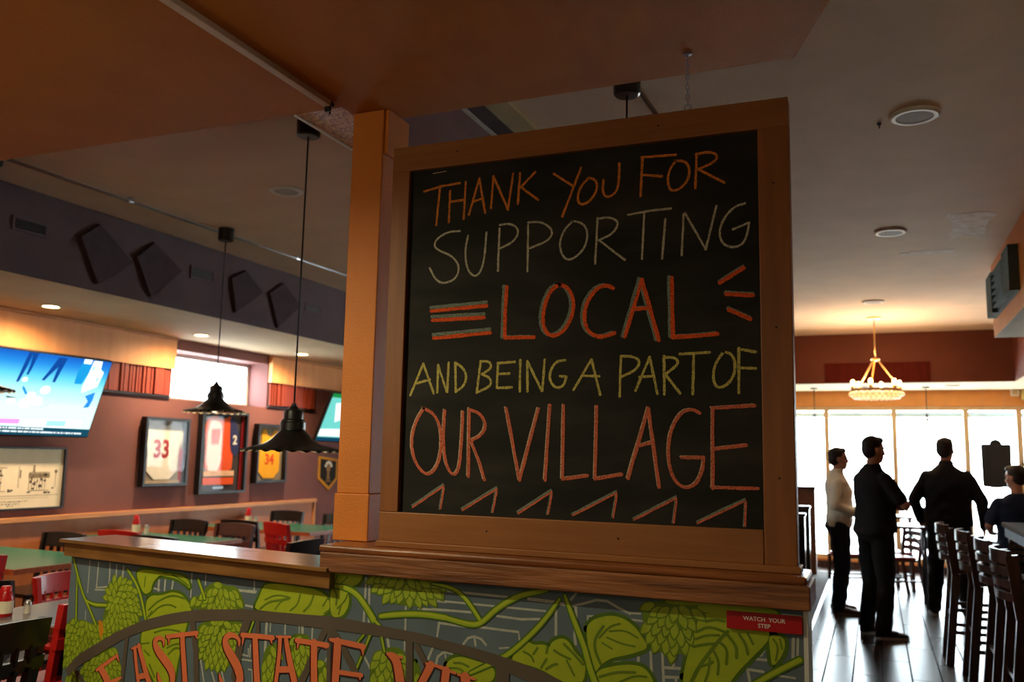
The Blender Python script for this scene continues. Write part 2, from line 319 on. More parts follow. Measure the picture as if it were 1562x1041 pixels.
# outside: pavement, street, canopy edge, pale building across the street
struct('ground_outside', MB().box(-30, 40, 14.45, 60, -0.3, -0.2), mat('pale_pavement', (226, 226, 222), rough=0.9))
struct('ground_side', MB().box(-40, -7.2, -10, 14.4, -0.3, -0.2), mat('pale_pavement', (200, 200, 196)))
tag(MB().box(-3, 4, 15.0, 15.06, 2.27, 2.35).beam((-2.5, 14.38, 2.9), (-2.5, 15.03, 2.33), 0.04, 0.04).beam((0.28, 14.38, 2.9), (0.28, 15.03, 2.33), 0.04, 0.04).beam((3.6, 14.38, 2.9), (3.6, 15.03, 2.33), 0.04, 0.04).build('canopy_rail', mat('slate_blue_canopy', (70, 96, 108), rough=0.5)), 'thin blue-grey canopy rail outside along the tops of the front windows', 'canopy')
CHALK={"a":[8.4,[[[-1487,2499],[-1411,2512],[-1344,2516]],[[-1422,2513],[-1428,2438],[-1433,2369]],[[-1381,2491],[-1383,2374]],[[-1320,2518],[-1324,2382]],[[-1378,2450],[-1321,2452]],[[-1267,2525],[-1304,2396]],[[-1267,2525],[-1241,2397]],[[-1287,2442],[-1250,2451]],[[-1212,2526],[-1219,2412]],[[-1212,2526],[-1154,2401]],[[-1137,2528],[-1154,2401]],[[-1111,2527],[-1117,2418]],[[-1055,2525],[-1107,2477]],[[-1107,2477],[-1042,2425]],[[-985,2511],[-917,2461]],[[-888,2523],[-953,2359]],[[-862,2482],[-889,2458],[-901,2420],[-892,2392],[-861,2398],[-836,2427],[-830,2458],[-841,2478],[-863,2484]],[[-809,2471],[-813,2434],[-802,2411],[-780,2413],[-760,2433],[-755,2482],[-755,2522]],[[-676,2535],[-683,2403]],[[-679,2534],[-631,2533],[-567,2530]],[[-680,2475],[-612,2463]],[[-567,2509],[-588,2481],[-594,2438],[-582,2408],[-550,2415],[-525,2444],[-521,2482],[-537,2506],[-568,2510]],[[-499,2525],[-504,2412]],[[-501,2524],[-462,2528],[-433,2516],[-439,2492],[-494,2473]],[[-494,2473],[-413,2421]]]],"b":[7.4,[[[-1338,2339],[-1385,2340],[-1431,2318],[-1440,2290],[-1414,2271],[-1366,2251],[-1334,2211],[-1348,2165],[-1399,2151],[-1431,2170],[-1453,2211]],[[-1305,2320],[-1316,2266],[-1307,2200],[-1277,2168],[-1253,2183],[-1239,2233],[-1234,2326]],[[-1184,2336],[-1187,2185]],[[-1184,2348],[-1143,2351],[-1109,2325],[-1127,2285],[-1179,2265]],[[-1077,2340],[-1077,2176]],[[-1077,2348],[-1028,2347],[-985,2314],[-998,2279],[-1069,2257]],[[-915,2340],[-947,2311],[-963,2267],[-955,2227],[-932,2203],[-896,2218],[-869,2251],[-862,2295],[-878,2328],[-917,2340]],[[-829,2342],[-836,2187]],[[-829,2339],[-788,2342],[-754,2322],[-775,2284],[-824,2266]],[[-824,2266],[-735,2193]],[[-724,2344],[-648,2351],[-582,2352]],[[-670,2348],[-678,2192]],[[-601,2319],[-612,2189]],[[-542,2329],[-549,2195]],[[-538,2333],[-473,2209]],[[-438,2347],[-473,2209]],[[-351,2347],[-383,2340],[-416,2305],[-432,2261],[-421,2222],[-389,2207],[-357,2217],[-343,2253],[-339,2284]],[[-339,2284],[-388,2267]]]],"c":[13.2,[[[-1152,2126],[-1156,2036],[-1156,1952]],[[-1156,1950],[-1049,1948]],[[-959,2124],[-991,2108],[-1016,2047],[-1018,1985],[-993,1947],[-947,1958],[-913,2012],[-908,2068],[-929,2112],[-961,2124]],[[-774,2101],[-796,2113],[-831,2104],[-865,2058],[-874,2006],[-861,1962],[-821,1937],[-769,1952]],[[-678,2123],[-734,1939]],[[-678,2123],[-623,1924]],[[-704,2028],[-657,2030]],[[-581,2124],[-578,1932]],[[-578,1932],[-508,1934],[-440,1938]],[[-1442,2055],[-1227,2064]],[[-1436,2022],[-1234,2023]],[[-1429,1957],[-1211,1969]],[[-430,2099],[-358,2141]],[[-410,2062],[-331,2054]],[[-403,2012],[-339,1980]]]],"cs":[12.1,[[[-1163,2129],[-1166,2039],[-1166,1955]],[[-1166,1953],[-1059,1951]],[[-969,2127],[-1001,2111],[-1026,2050],[-1028,1988],[-1003,1950],[-957,1961],[-923,2015],[-918,2072],[-939,2115],[-971,2128]],[[-783,2104],[-806,2116],[-841,2107],[-875,2061],[-883,2009],[-871,1965],[-831,1940],[-778,1955]],[[-688,2127],[-743,1941]],[[-688,2127],[-633,1927]],[[-713,2031],[-666,2033]],[[-590,2127],[-587,1935]],[[-587,1935],[-517,1937],[-448,1941]],[[-1445,2068],[-1229,2077]],[[-1439,2035],[-1236,2036]],[[-1431,1970],[-1213,1982]],[[-432,2104],[-360,2146]],[[-412,2067],[-332,2059]],[[-405,2017],[-341,1985]]]],"d":[8.7,[[[-1467,1867],[-1515,1756]],[[-1467,1867],[-1422,1762]],[[-1490,1798],[-1439,1811]],[[-1408,1861],[-1408,1765]],[[-1408,1861],[-1371,1767]],[[-1367,1869],[-1369,1767]],[[-1341,1867],[-1336,1767]],[[-1341,1868],[-1310,1850],[-1295,1818],[-1306,1786],[-1336,1767]],[[-1244,1871],[-1256,1763]],[[-1244,1871],[-1210,1870],[-1202,1847],[-1238,1826]],[[-1238,1826],[-1204,1812],[-1203,1785],[-1256,1763]],[[-1179,1860],[-1181,1780]],[[-1179,1863],[-1118,1866]],[[-1180,1825],[-1137,1827]],[[-1181,1778],[-1126,1780]],[[-1097,1872],[-1097,1766]],[[-1071,1867],[-1069,1766]],[[-1071,1867],[-1018,1767]],[[-1009,1871],[-1016,1767]],[[-937,1868],[-969,1864],[-989,1834],[-991,1800],[-968,1774],[-941,1782],[-932,1812]],[[-932,1812],[-955,1815]],[[-846,1868],[-907,1769]],[[-846,1868],[-816,1753]],[[-878,1815],[-819,1812]],[[-747,1872],[-751,1746]],[[-747,1876],[-708,1875],[-682,1858],[-699,1829],[-746,1809]],[[-653,1870],[-699,1764]],[[-653,1870],[-628,1753]],[[-687,1808],[-640,1810]],[[-607,1873],[-606,1752]],[[-607,1869],[-570,1868],[-559,1847],[-603,1815]],[[-603,1815],[-556,1754]],[[-557,1878],[-464,1881]],[[-513,1879],[-517,1752]],[[-421,1882],[-449,1844],[-455,1796],[-442,1769],[-414,1776],[-390,1807],[-386,1847],[-397,1875],[-422,1882]],[[-375,1891],[-377,1755]],[[-377,1889],[-326,1879]],[[-374,1831],[-326,1828]]]],"e":[10.6,[[[-1458,1710],[-1490,1660],[-1505,1596],[-1490,1524],[-1442,1474],[-1402,1499],[-1384,1562],[-1389,1642],[-1419,1692],[-1460,1710]],[[-1376,1701],[-1379,1607],[-1368,1518],[-1338,1477],[-1315,1497],[-1308,1581],[-1306,1697]],[[-1282,1707],[-1279,1478]],[[-1282,1705],[-1240,1692],[-1216,1652],[-1233,1617],[-1273,1599]],[[-1273,1599],[-1240,1529],[-1219,1469]],[[-1145,1710],[-1091,1471]],[[-1028,1707],[-1091,1471]],[[-988,1718],[-1001,1473]],[[-940,1718],[-941,1478]],[[-941,1478],[-857,1492]],[[-827,1713],[-831,1482]],[[-831,1482],[-744,1499]],[[-657,1708],[-722,1487]],[[-657,1708],[-623,1463]],[[-691,1588],[-641,1602]],[[-495,1692],[-518,1706],[-554,1696],[-587,1639],[-596,1567],[-584,1495],[-548,1460],[-508,1473],[-487,1521],[-485,1557]],[[-485,1557],[-553,1555]],[[-456,1704],[-458,1463]],[[-458,1708],[-331,1715]],[[-454,1583],[-358,1596]],[[-460,1467],[-325,1468]]]],"es":[5.8,[[[-1464,1714],[-1496,1664],[-1512,1600],[-1496,1528],[-1448,1477],[-1408,1503],[-1390,1565],[-1395,1646],[-1425,1696],[-1466,1714]],[[-1382,1705],[-1385,1610],[-1374,1521],[-1344,1480],[-1321,1500],[-1314,1584],[-1312,1700]],[[-1288,1711],[-1285,1481]],[[-1288,1709],[-1245,1696],[-1222,1656],[-1239,1620],[-1279,1602]],[[-1279,1602],[-1246,1533],[-1225,1472]],[[-1151,1713],[-1097,1474]],[[-1034,1710],[-1097,1474]],[[-993,1721],[-1007,1477]],[[-945,1721],[-947,1482]],[[-947,1482],[-863,1495]],[[-832,1716],[-836,1485]],[[-836,1485],[-749,1502]],[[-662,1712],[-728,1490]],[[-662,1712],[-628,1466]],[[-696,1591],[-646,1606]],[[-500,1695],[-523,1709],[-559,1699],[-592,1642],[-600,1570],[-588,1498],[-552,1463],[-512,1476],[-492,1524],[-489,1560]],[[-489,1560],[-557,1559]],[[-460,1707],[-463,1466]],[[-463,1711],[-336,1719]],[[-458,1586],[-363,1599]],[[-465,1470],[-329,1470]]]],"f":[6.8,[[[-1489,1367],[-1370,1444],[-1381,1366]],[[-1298,1364],[-1171,1440],[-1186,1362]],[[-1094,1362],[-976,1438],[-989,1365]],[[-904,1364],[-758,1441],[-770,1364]],[[-703,1359],[-568,1432],[-578,1357]],[[-505,1358],[-361,1432],[-364,1357]]]],"fs":[6.8,[[[-1492,1373],[-1373,1450],[-1386,1365]],[[-1302,1370],[-1174,1446],[-1191,1362]],[[-1097,1368],[-979,1444],[-993,1365]],[[-907,1369],[-760,1447],[-774,1364]],[[-705,1364],[-570,1437],[-582,1357]],[[-507,1363],[-363,1437],[-368,1357]]]]}
MURAL={"letters":[[[33.1,35.5,37.8,40.2],[[-3014,635],[-2989,618],[-2966,591],[-2921,533]]],[[9.5,16.1,16.1,11.4],[[-3047,627],[-3012,648],[-2972,671],[-2922,702]]],[[16.1,5.7],[[-2919,703],[-2904,684]]],[[16.1,16.1,6.6],[[-2957,589],[-2922,603],[-2881,622]]],[[18.9,18.9,9.5],[[-2922,536],[-2875,555],[-2830,586]]],[[18.9,18.0,19.9,20.8],[[-2809,747],[-2796,694],[-2771,619],[-2750,550]]],[[19.9,22.7,26.5,28.4,28.4],[[-2786,759],[-2762,719],[-2736,673],[-2706,628],[-2666,563]]],[[21.8,21.8],[[-2778,638],[-2726,653]]],[[6.6,11.4],[[-2829,742],[-2777,761]]],[[4.7,12.3,16.1,18.9,24.6,34.1,37.8,37.8,30.3,18.9,5.7],[[-2633,776],[-2634,798],[-2654,806],[-2681,800],[-2690,782],[-2668,755],[-2623,727],[-2582,699],[-2566,668],[-2571,639],[-2606,610]]],[[5.7,18.9,28.4],[[-2656,672],[-2648,647],[-2614,613]]],[[17.0,16.1,17.0],[[-2616,815],[-2532,832],[-2446,848]]],[[4.7,14.2],[[-2605,787],[-2606,816]]],[[14.2,4.7],[[-2454,846],[-2444,829]]],[[27.4,26.5,28.4,30.3],[[-2528,830],[-2517,769],[-2494,659],[-2482,591]]],[[4.7,13.2,17.0,21.8,28.4,35.9,39.7,41.6,33.1,14.2],[[-2212,829],[-2211,851],[-2237,865],[-2274,861],[-2290,837],[-2273,810],[-2236,778],[-2206,746],[-2193,711],[-2219,663]]],[[5.7,18.9,28.4],[[-2307,716],[-2297,692],[-2266,660]]],[[16.5,17.4,17.4],[[-2199,870],[-2129,875],[-2040,879]]],[[4.3,12.2],[[-2195,837],[-2191,865]]],[[12.2,4.3],[[-2053,877],[-2042,858]]],[[26.9,28.7,30.4,32.1],[[-2130,868],[-2120,797],[-2107,714],[-2098,650]]],[[19.1,17.4,18.2,20.0],[[-2004,883],[-2003,835],[-2011,746],[-2022,662]]],[[17.4,23.5,27.8,28.7,28.7],[[-1976,886],[-1962,840],[-1943,790],[-1922,741],[-1897,681]]],[[21.7,21.7],[[-1998,774],[-1950,781]]],[[8.7,8.7],[[-2022,885],[-1954,892]]],[[17.4,18.2,18.2],[[-1923,884],[-1853,885],[-1778,885]]],[[13.0,4.3],[[-1912,883],[-1918,857]]],[[12.2,4.3],[[-1794,885],[-1785,874]]],[[28.7,28.7,30.4,31.3],[[-1839,885],[-1836,822],[-1830,754],[-1825,692]]],[[28.7,29.5,27.8,28.7],[[-1735,902],[-1736,847],[-1738,767],[-1738,705]]],[[8.7,17.4,19.1,17.4],[[-1767,906],[-1738,904],[-1687,900],[-1630,895]]],[[15.6,4.3],[[-1637,897],[-1631,868]]],[[15.6,15.6,15.6],[[-1722,802],[-1682,801],[-1636,801]]],[[13.0,4.3],[[-1641,801],[-1639,785]]],[[13.0,29.5,32.1,33.0,33.0],[[-1531,881],[-1506,871],[-1494,843],[-1484,795],[-1469,737]]],[[8.7,8.7],[[-1537,881],[-1482,875]]],[[27.8,26.1,24.3,21.7],[[-1372,862],[-1388,831],[-1403,805],[-1438,741]]],[[8.7,10.4],[[-1389,865],[-1330,860]]],[[28.4,28.4,29.2],[[-1315,851],[-1319,814],[-1321,755]]],[[8.1,8.9],[[-1342,858],[-1283,847]]],[[32.4,34.1,34.1],[[-1246,838],[-1243,815],[-1237,761]]],[[8.1,8.9],[[-1272,844],[-1213,836]]]],"band":[[[-3261,604],[-3237,626],[-3176,675],[-3065,731],[-2946,791],[-2859,826],[-2751,865],[-2637,897],[-2526,921],[-2418,939],[-2191,964],[-2046,969],[-1902,976],[-1777,983],[-1691,980],[-1589,972],[-1471,963],[-1395,957],[-1322,945],[-1231,934],[-1142,920],[-1054,902],[-968,880],[-914,862],[-844,834],[-947,822],[-1023,847],[-1088,865],[-1185,892],[-1253,905],[-1321,912],[-1393,923],[-1470,931],[-1588,935],[-1689,938],[-1774,939],[-1857,937],[-2011,933],[-2175,925],[-2379,901],[-2486,885],[-2595,863],[-2715,832],[-2792,809],[-2870,780],[-2940,746],[-3059,685],[-3174,624],[-3207,604],[-3238,573]]],"spokes":[[[23.6,23.6,23.6],[[-2866,780],[-2877,604],[-2876,530]]],[[30.3,30.3,30.3],[[-2477,888],[-2446,778],[-2423,600]]],[[23.6,23.6,23.6],[[-3199,615],[-3130,567],[-3071,516]]],[[37.8,37.8,37.8],[[-2178,924],[-2208,845],[-2227,716]]],[[21.7,21.7],[[-2122,927],[-2122,885]]],[[26.9,26.9,26.9],[[-1791,938],[-1839,847],[-1892,745]]],[[26.9,26.9,26.9],[[-1759,933],[-1706,871],[-1656,801]]],[[17.4,17.4],[[-1774,940],[-1764,701]]],[[26.1,26.1],[[-1456,937],[-1449,739]]],[[21.7,21.7],[[-1426,915],[-1391,862]]],[[44.6,44.6],[[-1116,880],[-1116,779]]]],"vines":[[[11.4,14.2,14.2,14.2,13.2],[[-3270,1066],[-3236,1007],[-3190,931],[-3138,878],[-3076,807]]],[[9.5,16.1,16.1],[[-3154,900],[-3104,887],[-3018,894]]],[[9.5,12.3,13.2],[[-3233,997],[-3227,917],[-3215,807]]],[[12.3,15.1,16.1,14.2],[[-2896,1051],[-2831,1000],[-2792,944],[-2759,867]]],[[12.3,15.1,16.1],[[-2460,1048],[-2436,1012],[-2417,980]]],[[10.4,19.1,21.7,23.5,26.1],[[-1774,1087],[-1717,1086],[-1670,1069],[-1633,1033],[-1598,988]]],[[17.4,20.8,20.8,20.8],[[-1571,1001],[-1493,1015],[-1397,1022],[-1322,1017]]],[[19.5,18.6,20.3,18.6,19.5,20.3,18.6,8.1],[[-1324,1017],[-1279,1009],[-1220,1002],[-1189,1016],[-1145,1059],[-1084,1099],[-1028,1119],[-968,1130]]],[[8.1,13.0,15.4,16.2,16.2],[[-1377,1122],[-1329,1119],[-1282,1106],[-1245,1077],[-1202,1024]]],[[10.5,17.0,17.8,18.6,12.2],[[-928,1108],[-979,1036],[-1055,959],[-1115,911],[-1229,852]]],[[10.5,17.8,20.3,21.9,24.3],[[-911,1121],[-879,1045],[-845,972],[-829,914],[-808,864]]],[[10.4,10.4,10.4],[[-1607,939],[-1630,883],[-1655,824]]],[[8.7,8.7],[[-1627,942],[-1661,901]]],[[10.4,10.4],[[-1564,935],[-1550,887]]],[[18.6,18.6,18.6],[[-213,998],[-282,957],[-338,918]]],[[9.6,9.6],[[-2146,922],[-2163,882]]],[[13.0,13.0],[[-1598,988],[-1574,971]]]],"leaves":[[[-2767,936],[-2730,963],[-2683,965],[-2638,977],[-2609,987],[-2552,984],[-2516,961],[-2483,931],[-2513,865],[-2531,787],[-2550,718],[-2558,650],[-2602,577],[-2677,632],[-2739,692],[-2773,747],[-2780,805],[-2754,858]],[[-2843,1048],[-2814,997],[-2778,960],[-2736,976],[-2735,1006],[-2700,1042],[-2647,1056],[-2773,1061]],[[-2716,1046],[-2653,1043],[-2588,1041],[-2537,1024],[-2498,1004],[-2524,1052],[-2632,1058]],[[-2145,967],[-2139,989],[-2127,1008],[-2110,1046],[-2092,1065],[-1990,1074],[-1782,1064],[-1776,980],[-1902,976],[-2046,969]],[[-1774,981],[-1778,1081],[-1748,1084],[-1706,1074],[-1696,1041],[-1705,1010],[-1727,983]],[[-1778,1144],[-1653,1146],[-1647,1123],[-1671,1094],[-1717,1086],[-1775,1094]],[[-1322,858],[-1308,886],[-1267,901],[-1217,893],[-1143,881],[-1144,834],[-1215,818],[-1256,837]],[[-1097,901],[-1055,959],[-1029,970],[-1012,960],[-978,967],[-959,955],[-953,976],[-920,992],[-895,983],[-878,954],[-853,934],[-839,913],[-848,860],[-906,853],[-969,884],[-1028,899]],[[-840,1018],[-836,1037],[-814,1058],[-765,1073],[-725,1069],[-686,1047],[-663,1016],[-643,988],[-686,969],[-725,956],[-757,948],[-792,925],[-812,894],[-829,940]],[[-820,863],[-804,906],[-764,921],[-725,931],[-686,935],[-655,929],[-636,906],[-627,885],[-632,841],[-812,820]],[[-544,901],[-537,942],[-525,989],[-510,1034],[-495,1086],[-480,1101],[-439,1112],[-385,1117],[-297,1075],[-294,1047],[-319,1017],[-344,990],[-373,959],[-395,932],[-405,917],[-424,876],[-533,864]],[[-297,1061],[-256,1058],[-250,1031],[-264,998],[-289,968],[-293,1013]],[[-498,1125],[-457,1134],[-349,1134],[-272,1130],[-268,1112],[-421,1106],[-498,1104]],[[-596,1136],[-457,1138],[-461,1125],[-592,1119]]],"veins":[[[8.5,8.5,8.5,8.5],[[-2743,903],[-2689,944],[-2608,976],[-2531,969]]],[[7.6,7.6,7.6,7.6],[[-2737,879],[-2679,925],[-2619,938],[-2580,930]]],[[6.6,6.6],[[-2751,868],[-2723,901]]],[[7.6,7.6,7.6],[[-2698,820],[-2631,842],[-2548,842]]],[[7.6,7.6,7.6],[[-2616,771],[-2573,791],[-2536,796]]],[[8.5,8.5,8.5],[[-2606,748],[-2571,777],[-2538,779]]],[[7.6,7.6],[[-2753,744],[-2719,729]]],[[7.6,7.6],[[-2779,766],[-2725,777]]],[[9.5,9.5],[[-2715,695],[-2679,652]]],[[6.6,6.6,6.6],[[-2616,1054],[-2561,1039],[-2514,1019]]],[[6.6,6.6],[[-2778,1030],[-2781,990]]],[[8.7,8.7,8.7,8.7],[[-2114,973],[-2074,1002],[-2017,1012],[-1968,1026]]],[[6.1,6.1,6.1],[[-2040,977],[-2011,1011],[-1974,1021]]],[[6.1,6.1,6.1],[[-2094,1007],[-2038,1031],[-1974,1028]]],[[6.9,6.9,6.9],[[-1964,982],[-1929,1006],[-1919,1042]]],[[8.7,8.7,8.7],[[-1897,987],[-1868,1012],[-1855,1044]]],[[6.1,6.1],[[-1808,1014],[-1786,1046]]],[[6.1,6.1],[[-1801,989],[-1778,1004]]],[[7.8,7.8,7.8],[[-1765,1078],[-1747,1058],[-1750,1024]]],[[6.1,6.1,6.1],[[-1744,1012],[-1714,1040],[-1705,1062]]],[[6.1,6.1],[[-1738,993],[-1729,1026]]],[[6.1,6.1],[[-1750,1123],[-1760,1100]]],[[6.1,6.1],[[-1708,1121],[-1733,1098]]],[[7.3,7.3,7.3],[[-1289,877],[-1262,880],[-1236,871]]],[[6.5,6.5,6.5],[[-1311,859],[-1275,863],[-1256,855]]],[[4.9,4.9],[[-1229,848],[-1185,882]]],[[7.3,7.3],[[-1012,933],[-999,953]]],[[8.1,8.1],[[-986,894],[-969,922]]],[[8.1,8.1,8.1],[[-969,892],[-948,907],[-933,911]]],[[7.3,7.3,7.3],[[-944,951],[-919,939],[-890,930]]],[[8.9,8.9,8.9],[[-911,973],[-878,946],[-849,919]]],[[6.5,6.5],[[-902,925],[-877,883]]],[[8.9,8.9],[[-965,961],[-969,941]]],[[6.5,6.5,6.5],[[-1046,937],[-1020,928],[-1011,910]]],[[8.9,8.9,8.9,8.9],[[-792,925],[-811,961],[-813,998],[-785,1038]]],[[6.5,6.5,6.5],[[-797,1003],[-765,1040],[-733,1050]]],[[5.7,5.7,5.7],[[-773,1006],[-725,991],[-686,988]]],[[4.9,4.9],[[-789,989],[-757,974]]],[[5.7,5.7,5.7],[[-765,1025],[-717,1033],[-678,1014]]],[[8.1,8.1,8.1],[[-796,888],[-745,908],[-686,913]]],[[6.5,6.5,6.5],[[-733,880],[-686,904],[-651,904]]],[[10.5,10.5,10.5,10.5,10.5],[[-518,904],[-496,949],[-459,1000],[-433,1034],[-411,1057]]],[[7.3,7.3,7.3],[[-496,949],[-466,960],[-455,968]]],[[8.1,8.1,8.1],[[-499,1049],[-465,1067],[-422,1056]]],[[7.3,7.3,7.3],[[-503,1027],[-473,1041],[-436,1044]]],[[8.1,8.1,8.1],[[-510,1005],[-473,1016],[-444,1019]]],[[8.1,8.1,8.1],[[-473,1080],[-443,1088],[-421,1085]]],[[8.1,8.1,8.1],[[-437,1027],[-412,1008],[-416,965]]],[[8.9,8.9,8.9],[[-411,1047],[-386,1017],[-387,986]]],[[8.1,8.1,8.1],[[-379,1053],[-361,1027],[-355,999]]],[[7.3,7.3],[[-354,1056],[-340,1029]]],[[7.3,7.3,7.3],[[-451,997],[-437,970],[-441,934]]],[[6.5,6.5,6.5],[[-463,978],[-467,938],[-478,909]]],[[5.7,5.7,5.7],[[-284,1048],[-270,1029],[-278,990]]],[[4.9,4.9],[[-266,1050],[-260,1023]]]],"hops":[[[-3028,936],[-3012,979],[-2955,1000],[-2896,997],[-2852,973],[-2819,936],[-2802,897],[-2797,853],[-2859,831],[-2954,795],[-3007,809],[-3037,842],[-3001,892]],[[-3283,757],[-3270,795],[-3182,811],[-3092,800],[-3043,826],[-2990,811],[-2962,786],[-3066,733],[-3177,678],[-3230,642],[-3272,589]],[[-3273,537],[-3223,594],[-3179,600],[-3120,559]],[[-3164,620],[-3058,678],[-2943,738],[-2901,671],[-2889,602],[-2922,538],[-3103,562]],[[-2465,932],[-2436,973],[-2405,1024],[-2350,1042],[-2300,1029],[-2252,1036],[-2222,1004],[-2193,963]],[[-2497,963],[-2473,979],[-2444,973],[-2469,932]],[[-2446,887],[-2194,919],[-2210,863],[-2230,783],[-2306,723],[-2364,738],[-2415,759],[-2436,827]],[[-1624,1127],[-1567,1144],[-1358,1131],[-1348,1113],[-1357,1092],[-1389,1067],[-1446,1049],[-1504,1051],[-1559,1069],[-1590,1091]],[[-1603,774],[-1588,842],[-1585,875],[-1546,891],[-1503,900],[-1470,882],[-1464,790]],[[-2086,709],[-2083,789],[-2068,844],[-2018,859],[-2010,790],[-2023,718]],[[-1955,889],[-1915,902],[-1863,900],[-1868,830],[-1908,791],[-1914,751],[-1944,833]],[[-1815,816],[-1787,828],[-1779,753],[-1809,749]],[[-1439,886],[-1416,836],[-1412,796],[-1436,793]],[[-660,1105],[-608,1124],[-551,1121],[-494,1129],[-461,1121],[-498,1093],[-510,1048],[-516,990],[-578,984],[-631,990],[-650,1035]],[[-1386,1119],[-1353,1119],[-1350,1093],[-1375,1071],[-1403,1068]]],"lines":[[[4.7,4.7],[[-3155,1067],[-3154,934]]],[[4.3,4.3],[[-3157,855],[-3154,821]]],[[7.6,7.6,7.6],[[-3094,1064],[-3096,959],[-3023,968]]],[[7.6,7.6],[[-3016,1067],[-3011,969]]],[[6.6,6.6],[[-2971,1063],[-2968,1001]]],[[9.5,9.5],[[-2925,1059],[-2926,1002]]],[[5.2,5.2,5.2],[[-3103,949],[-2967,961],[-2827,969]]],[[10.4,10.4],[[-2694,1025],[-2694,985]]],[[8.5,8.5],[[-2656,1031],[-2657,989]]],[[8.5,8.5],[[-2609,1027],[-2613,995]]],[[5.7,5.7],[[-2722,990],[-2686,987]]],[[5.7,5.7],[[-2501,1068],[-2499,977]]],[[4.7,4.7],[[-2420,1070],[-2420,1032]]],[[8.5,8.5],[[-2237,1028],[-2147,1029]]],[[6.6,6.6],[[-2192,977],[-2143,975]]],[[5.7,5.7,5.7],[[-2166,823],[-2164,798],[-2201,800]]],[[4.7,4.7],[[-2203,782],[-2136,785]]],[[6.6,6.6],[[-2421,756],[-2393,673]]],[[6.6,6.6],[[-2359,725],[-2334,682]]],[[6.6,6.6],[[-2299,724],[-2283,689]]],[[6.9,6.9],[[-2155,1068],[-2152,1031]]],[[6.1,6.1],[[-2182,1031],[-2142,1032]]],[[5.2,5.2],[[-2177,976],[-2147,975]]],[[10.9,10.9],[[-2079,928],[-2080,825]]],[[4.3,4.3],[[-2059,930],[-2060,899]]],[[6.1,6.1],[[-1986,936],[-1985,898]]],[[3.5,3.5],[[-1918,935],[-1916,907]]],[[10.9,10.9],[[-1902,936],[-1900,904]]],[[6.1,6.1],[[-1854,935],[-1854,896]]],[[4.3,4.3],[[-2161,783],[-2145,784]]],[[5.2,5.2],[[-2156,838],[-2156,797]]],[[6.1,6.1,6.1],[[-2159,752],[-2139,752],[-2135,710]]],[[6.9,6.9],[[-1634,1122],[-1637,978]]],[[6.9,6.9],[[-1620,1098],[-1617,978]]],[[6.1,6.1],[[-1475,1052],[-1474,966]]],[[5.2,5.2],[[-1475,927],[-1474,898]]],[[6.1,6.1],[[-1426,1037],[-1325,1040]]],[[6.1,6.1],[[-1382,1067],[-1326,1067]]],[[6.1,6.1],[[-1348,1103],[-1327,1102]]],[[5.2,5.2],[[-1347,998],[-1354,955]]],[[6.1,6.1],[[-1347,998],[-1324,998]]],[[6.9,6.9],[[-1369,917],[-1385,879]]],[[6.1,6.1,6.1,6.1],[[-1354,864],[-1350,887],[-1336,902],[-1318,911]]],[[6.9,6.9],[[-1629,862],[-1602,824]]],[[8.7,8.7],[[-1541,933],[-1535,905]]],[[4.3,4.3],[[-1790,823],[-1782,841]]],[[6.5,6.5],[[-1348,1103],[-1106,1100]]],[[5.7,5.7],[[-1375,1069],[-976,1067]]],[[6.5,6.5],[[-1374,1040],[-1230,1042]]],[[6.5,6.5,6.5],[[-1140,1038],[-1057,1035],[-994,1041]]],[[6.5,6.5,6.5,6.5,6.5],[[-1349,998],[-1261,995],[-1197,998],[-1065,995],[-1061,972]]],[[4.9,4.9],[[-1349,998],[-1354,955]]],[[6.5,6.5,6.5,6.5,6.5],[[-1257,940],[-1241,960],[-1219,967],[-1194,961],[-1177,945]]],[[6.5,6.5],[[-1219,967],[-1214,940]]],[[6.5,6.5,6.5,6.5],[[-1356,866],[-1350,891],[-1325,908],[-1297,905]]],[[4.9,4.9],[[-1324,909],[-1320,890]]],[[8.9,8.9,8.9],[[-1032,1100],[-946,1097],[-913,1092]]],[[8.1,8.1],[[-940,1074],[-939,999]]],[[8.1,8.1,8.1,8.1],[[-875,1091],[-873,1061],[-878,999],[-874,977]]],[[6.5,6.5],[[-874,1129],[-891,1109]]],[[6.5,6.5,6.5,6.5,6.5,6.5],[[-884,1090],[-847,1101],[-810,1114],[-774,1114],[-741,1098],[-702,1082]]],[[5.7,5.7,5.7],[[-818,1065],[-836,1064],[-835,1048]]],[[4.1,4.1],[[-1129,939],[-1098,944]]],[[5.7,5.7],[[-761,934],[-729,938]]],[[4.9,4.9],[[-705,1084],[-670,1085]]],[[4.9,4.9],[[-697,1065],[-660,1064]]],[[4.9,4.9],[[-670,1041],[-660,1040]]],[[8.1,8.1],[[-675,956],[-677,943]]],[[7.3,7.3],[[-638,976],[-636,920]]],[[6.5,6.5],[[-603,976],[-599,888]]],[[8.1,8.1],[[-570,981],[-570,945]]],[[7.3,7.3],[[-602,936],[-546,939]]],[[7.3,7.3],[[-601,909],[-552,913]]],[[5.7,5.7],[[-563,912],[-562,892]]],[[8.1,8.1],[[-229,1053],[-231,1002]]],[[5.7,5.7],[[-217,1055],[-219,1006]]],[[6.5,6.5],[[-334,988],[-299,988]]],[[6.5,6.5],[[-357,957],[-313,955]]],[[8.1,8.1],[[-319,1000],[-309,1018]]],[[9.7,9.7],[[-256,1115],[-207,1114]]],[[7.3,7.3],[[-357,957],[-349,916]]],[[4.9,4.9],[[-292,950],[-227,947]]]]}
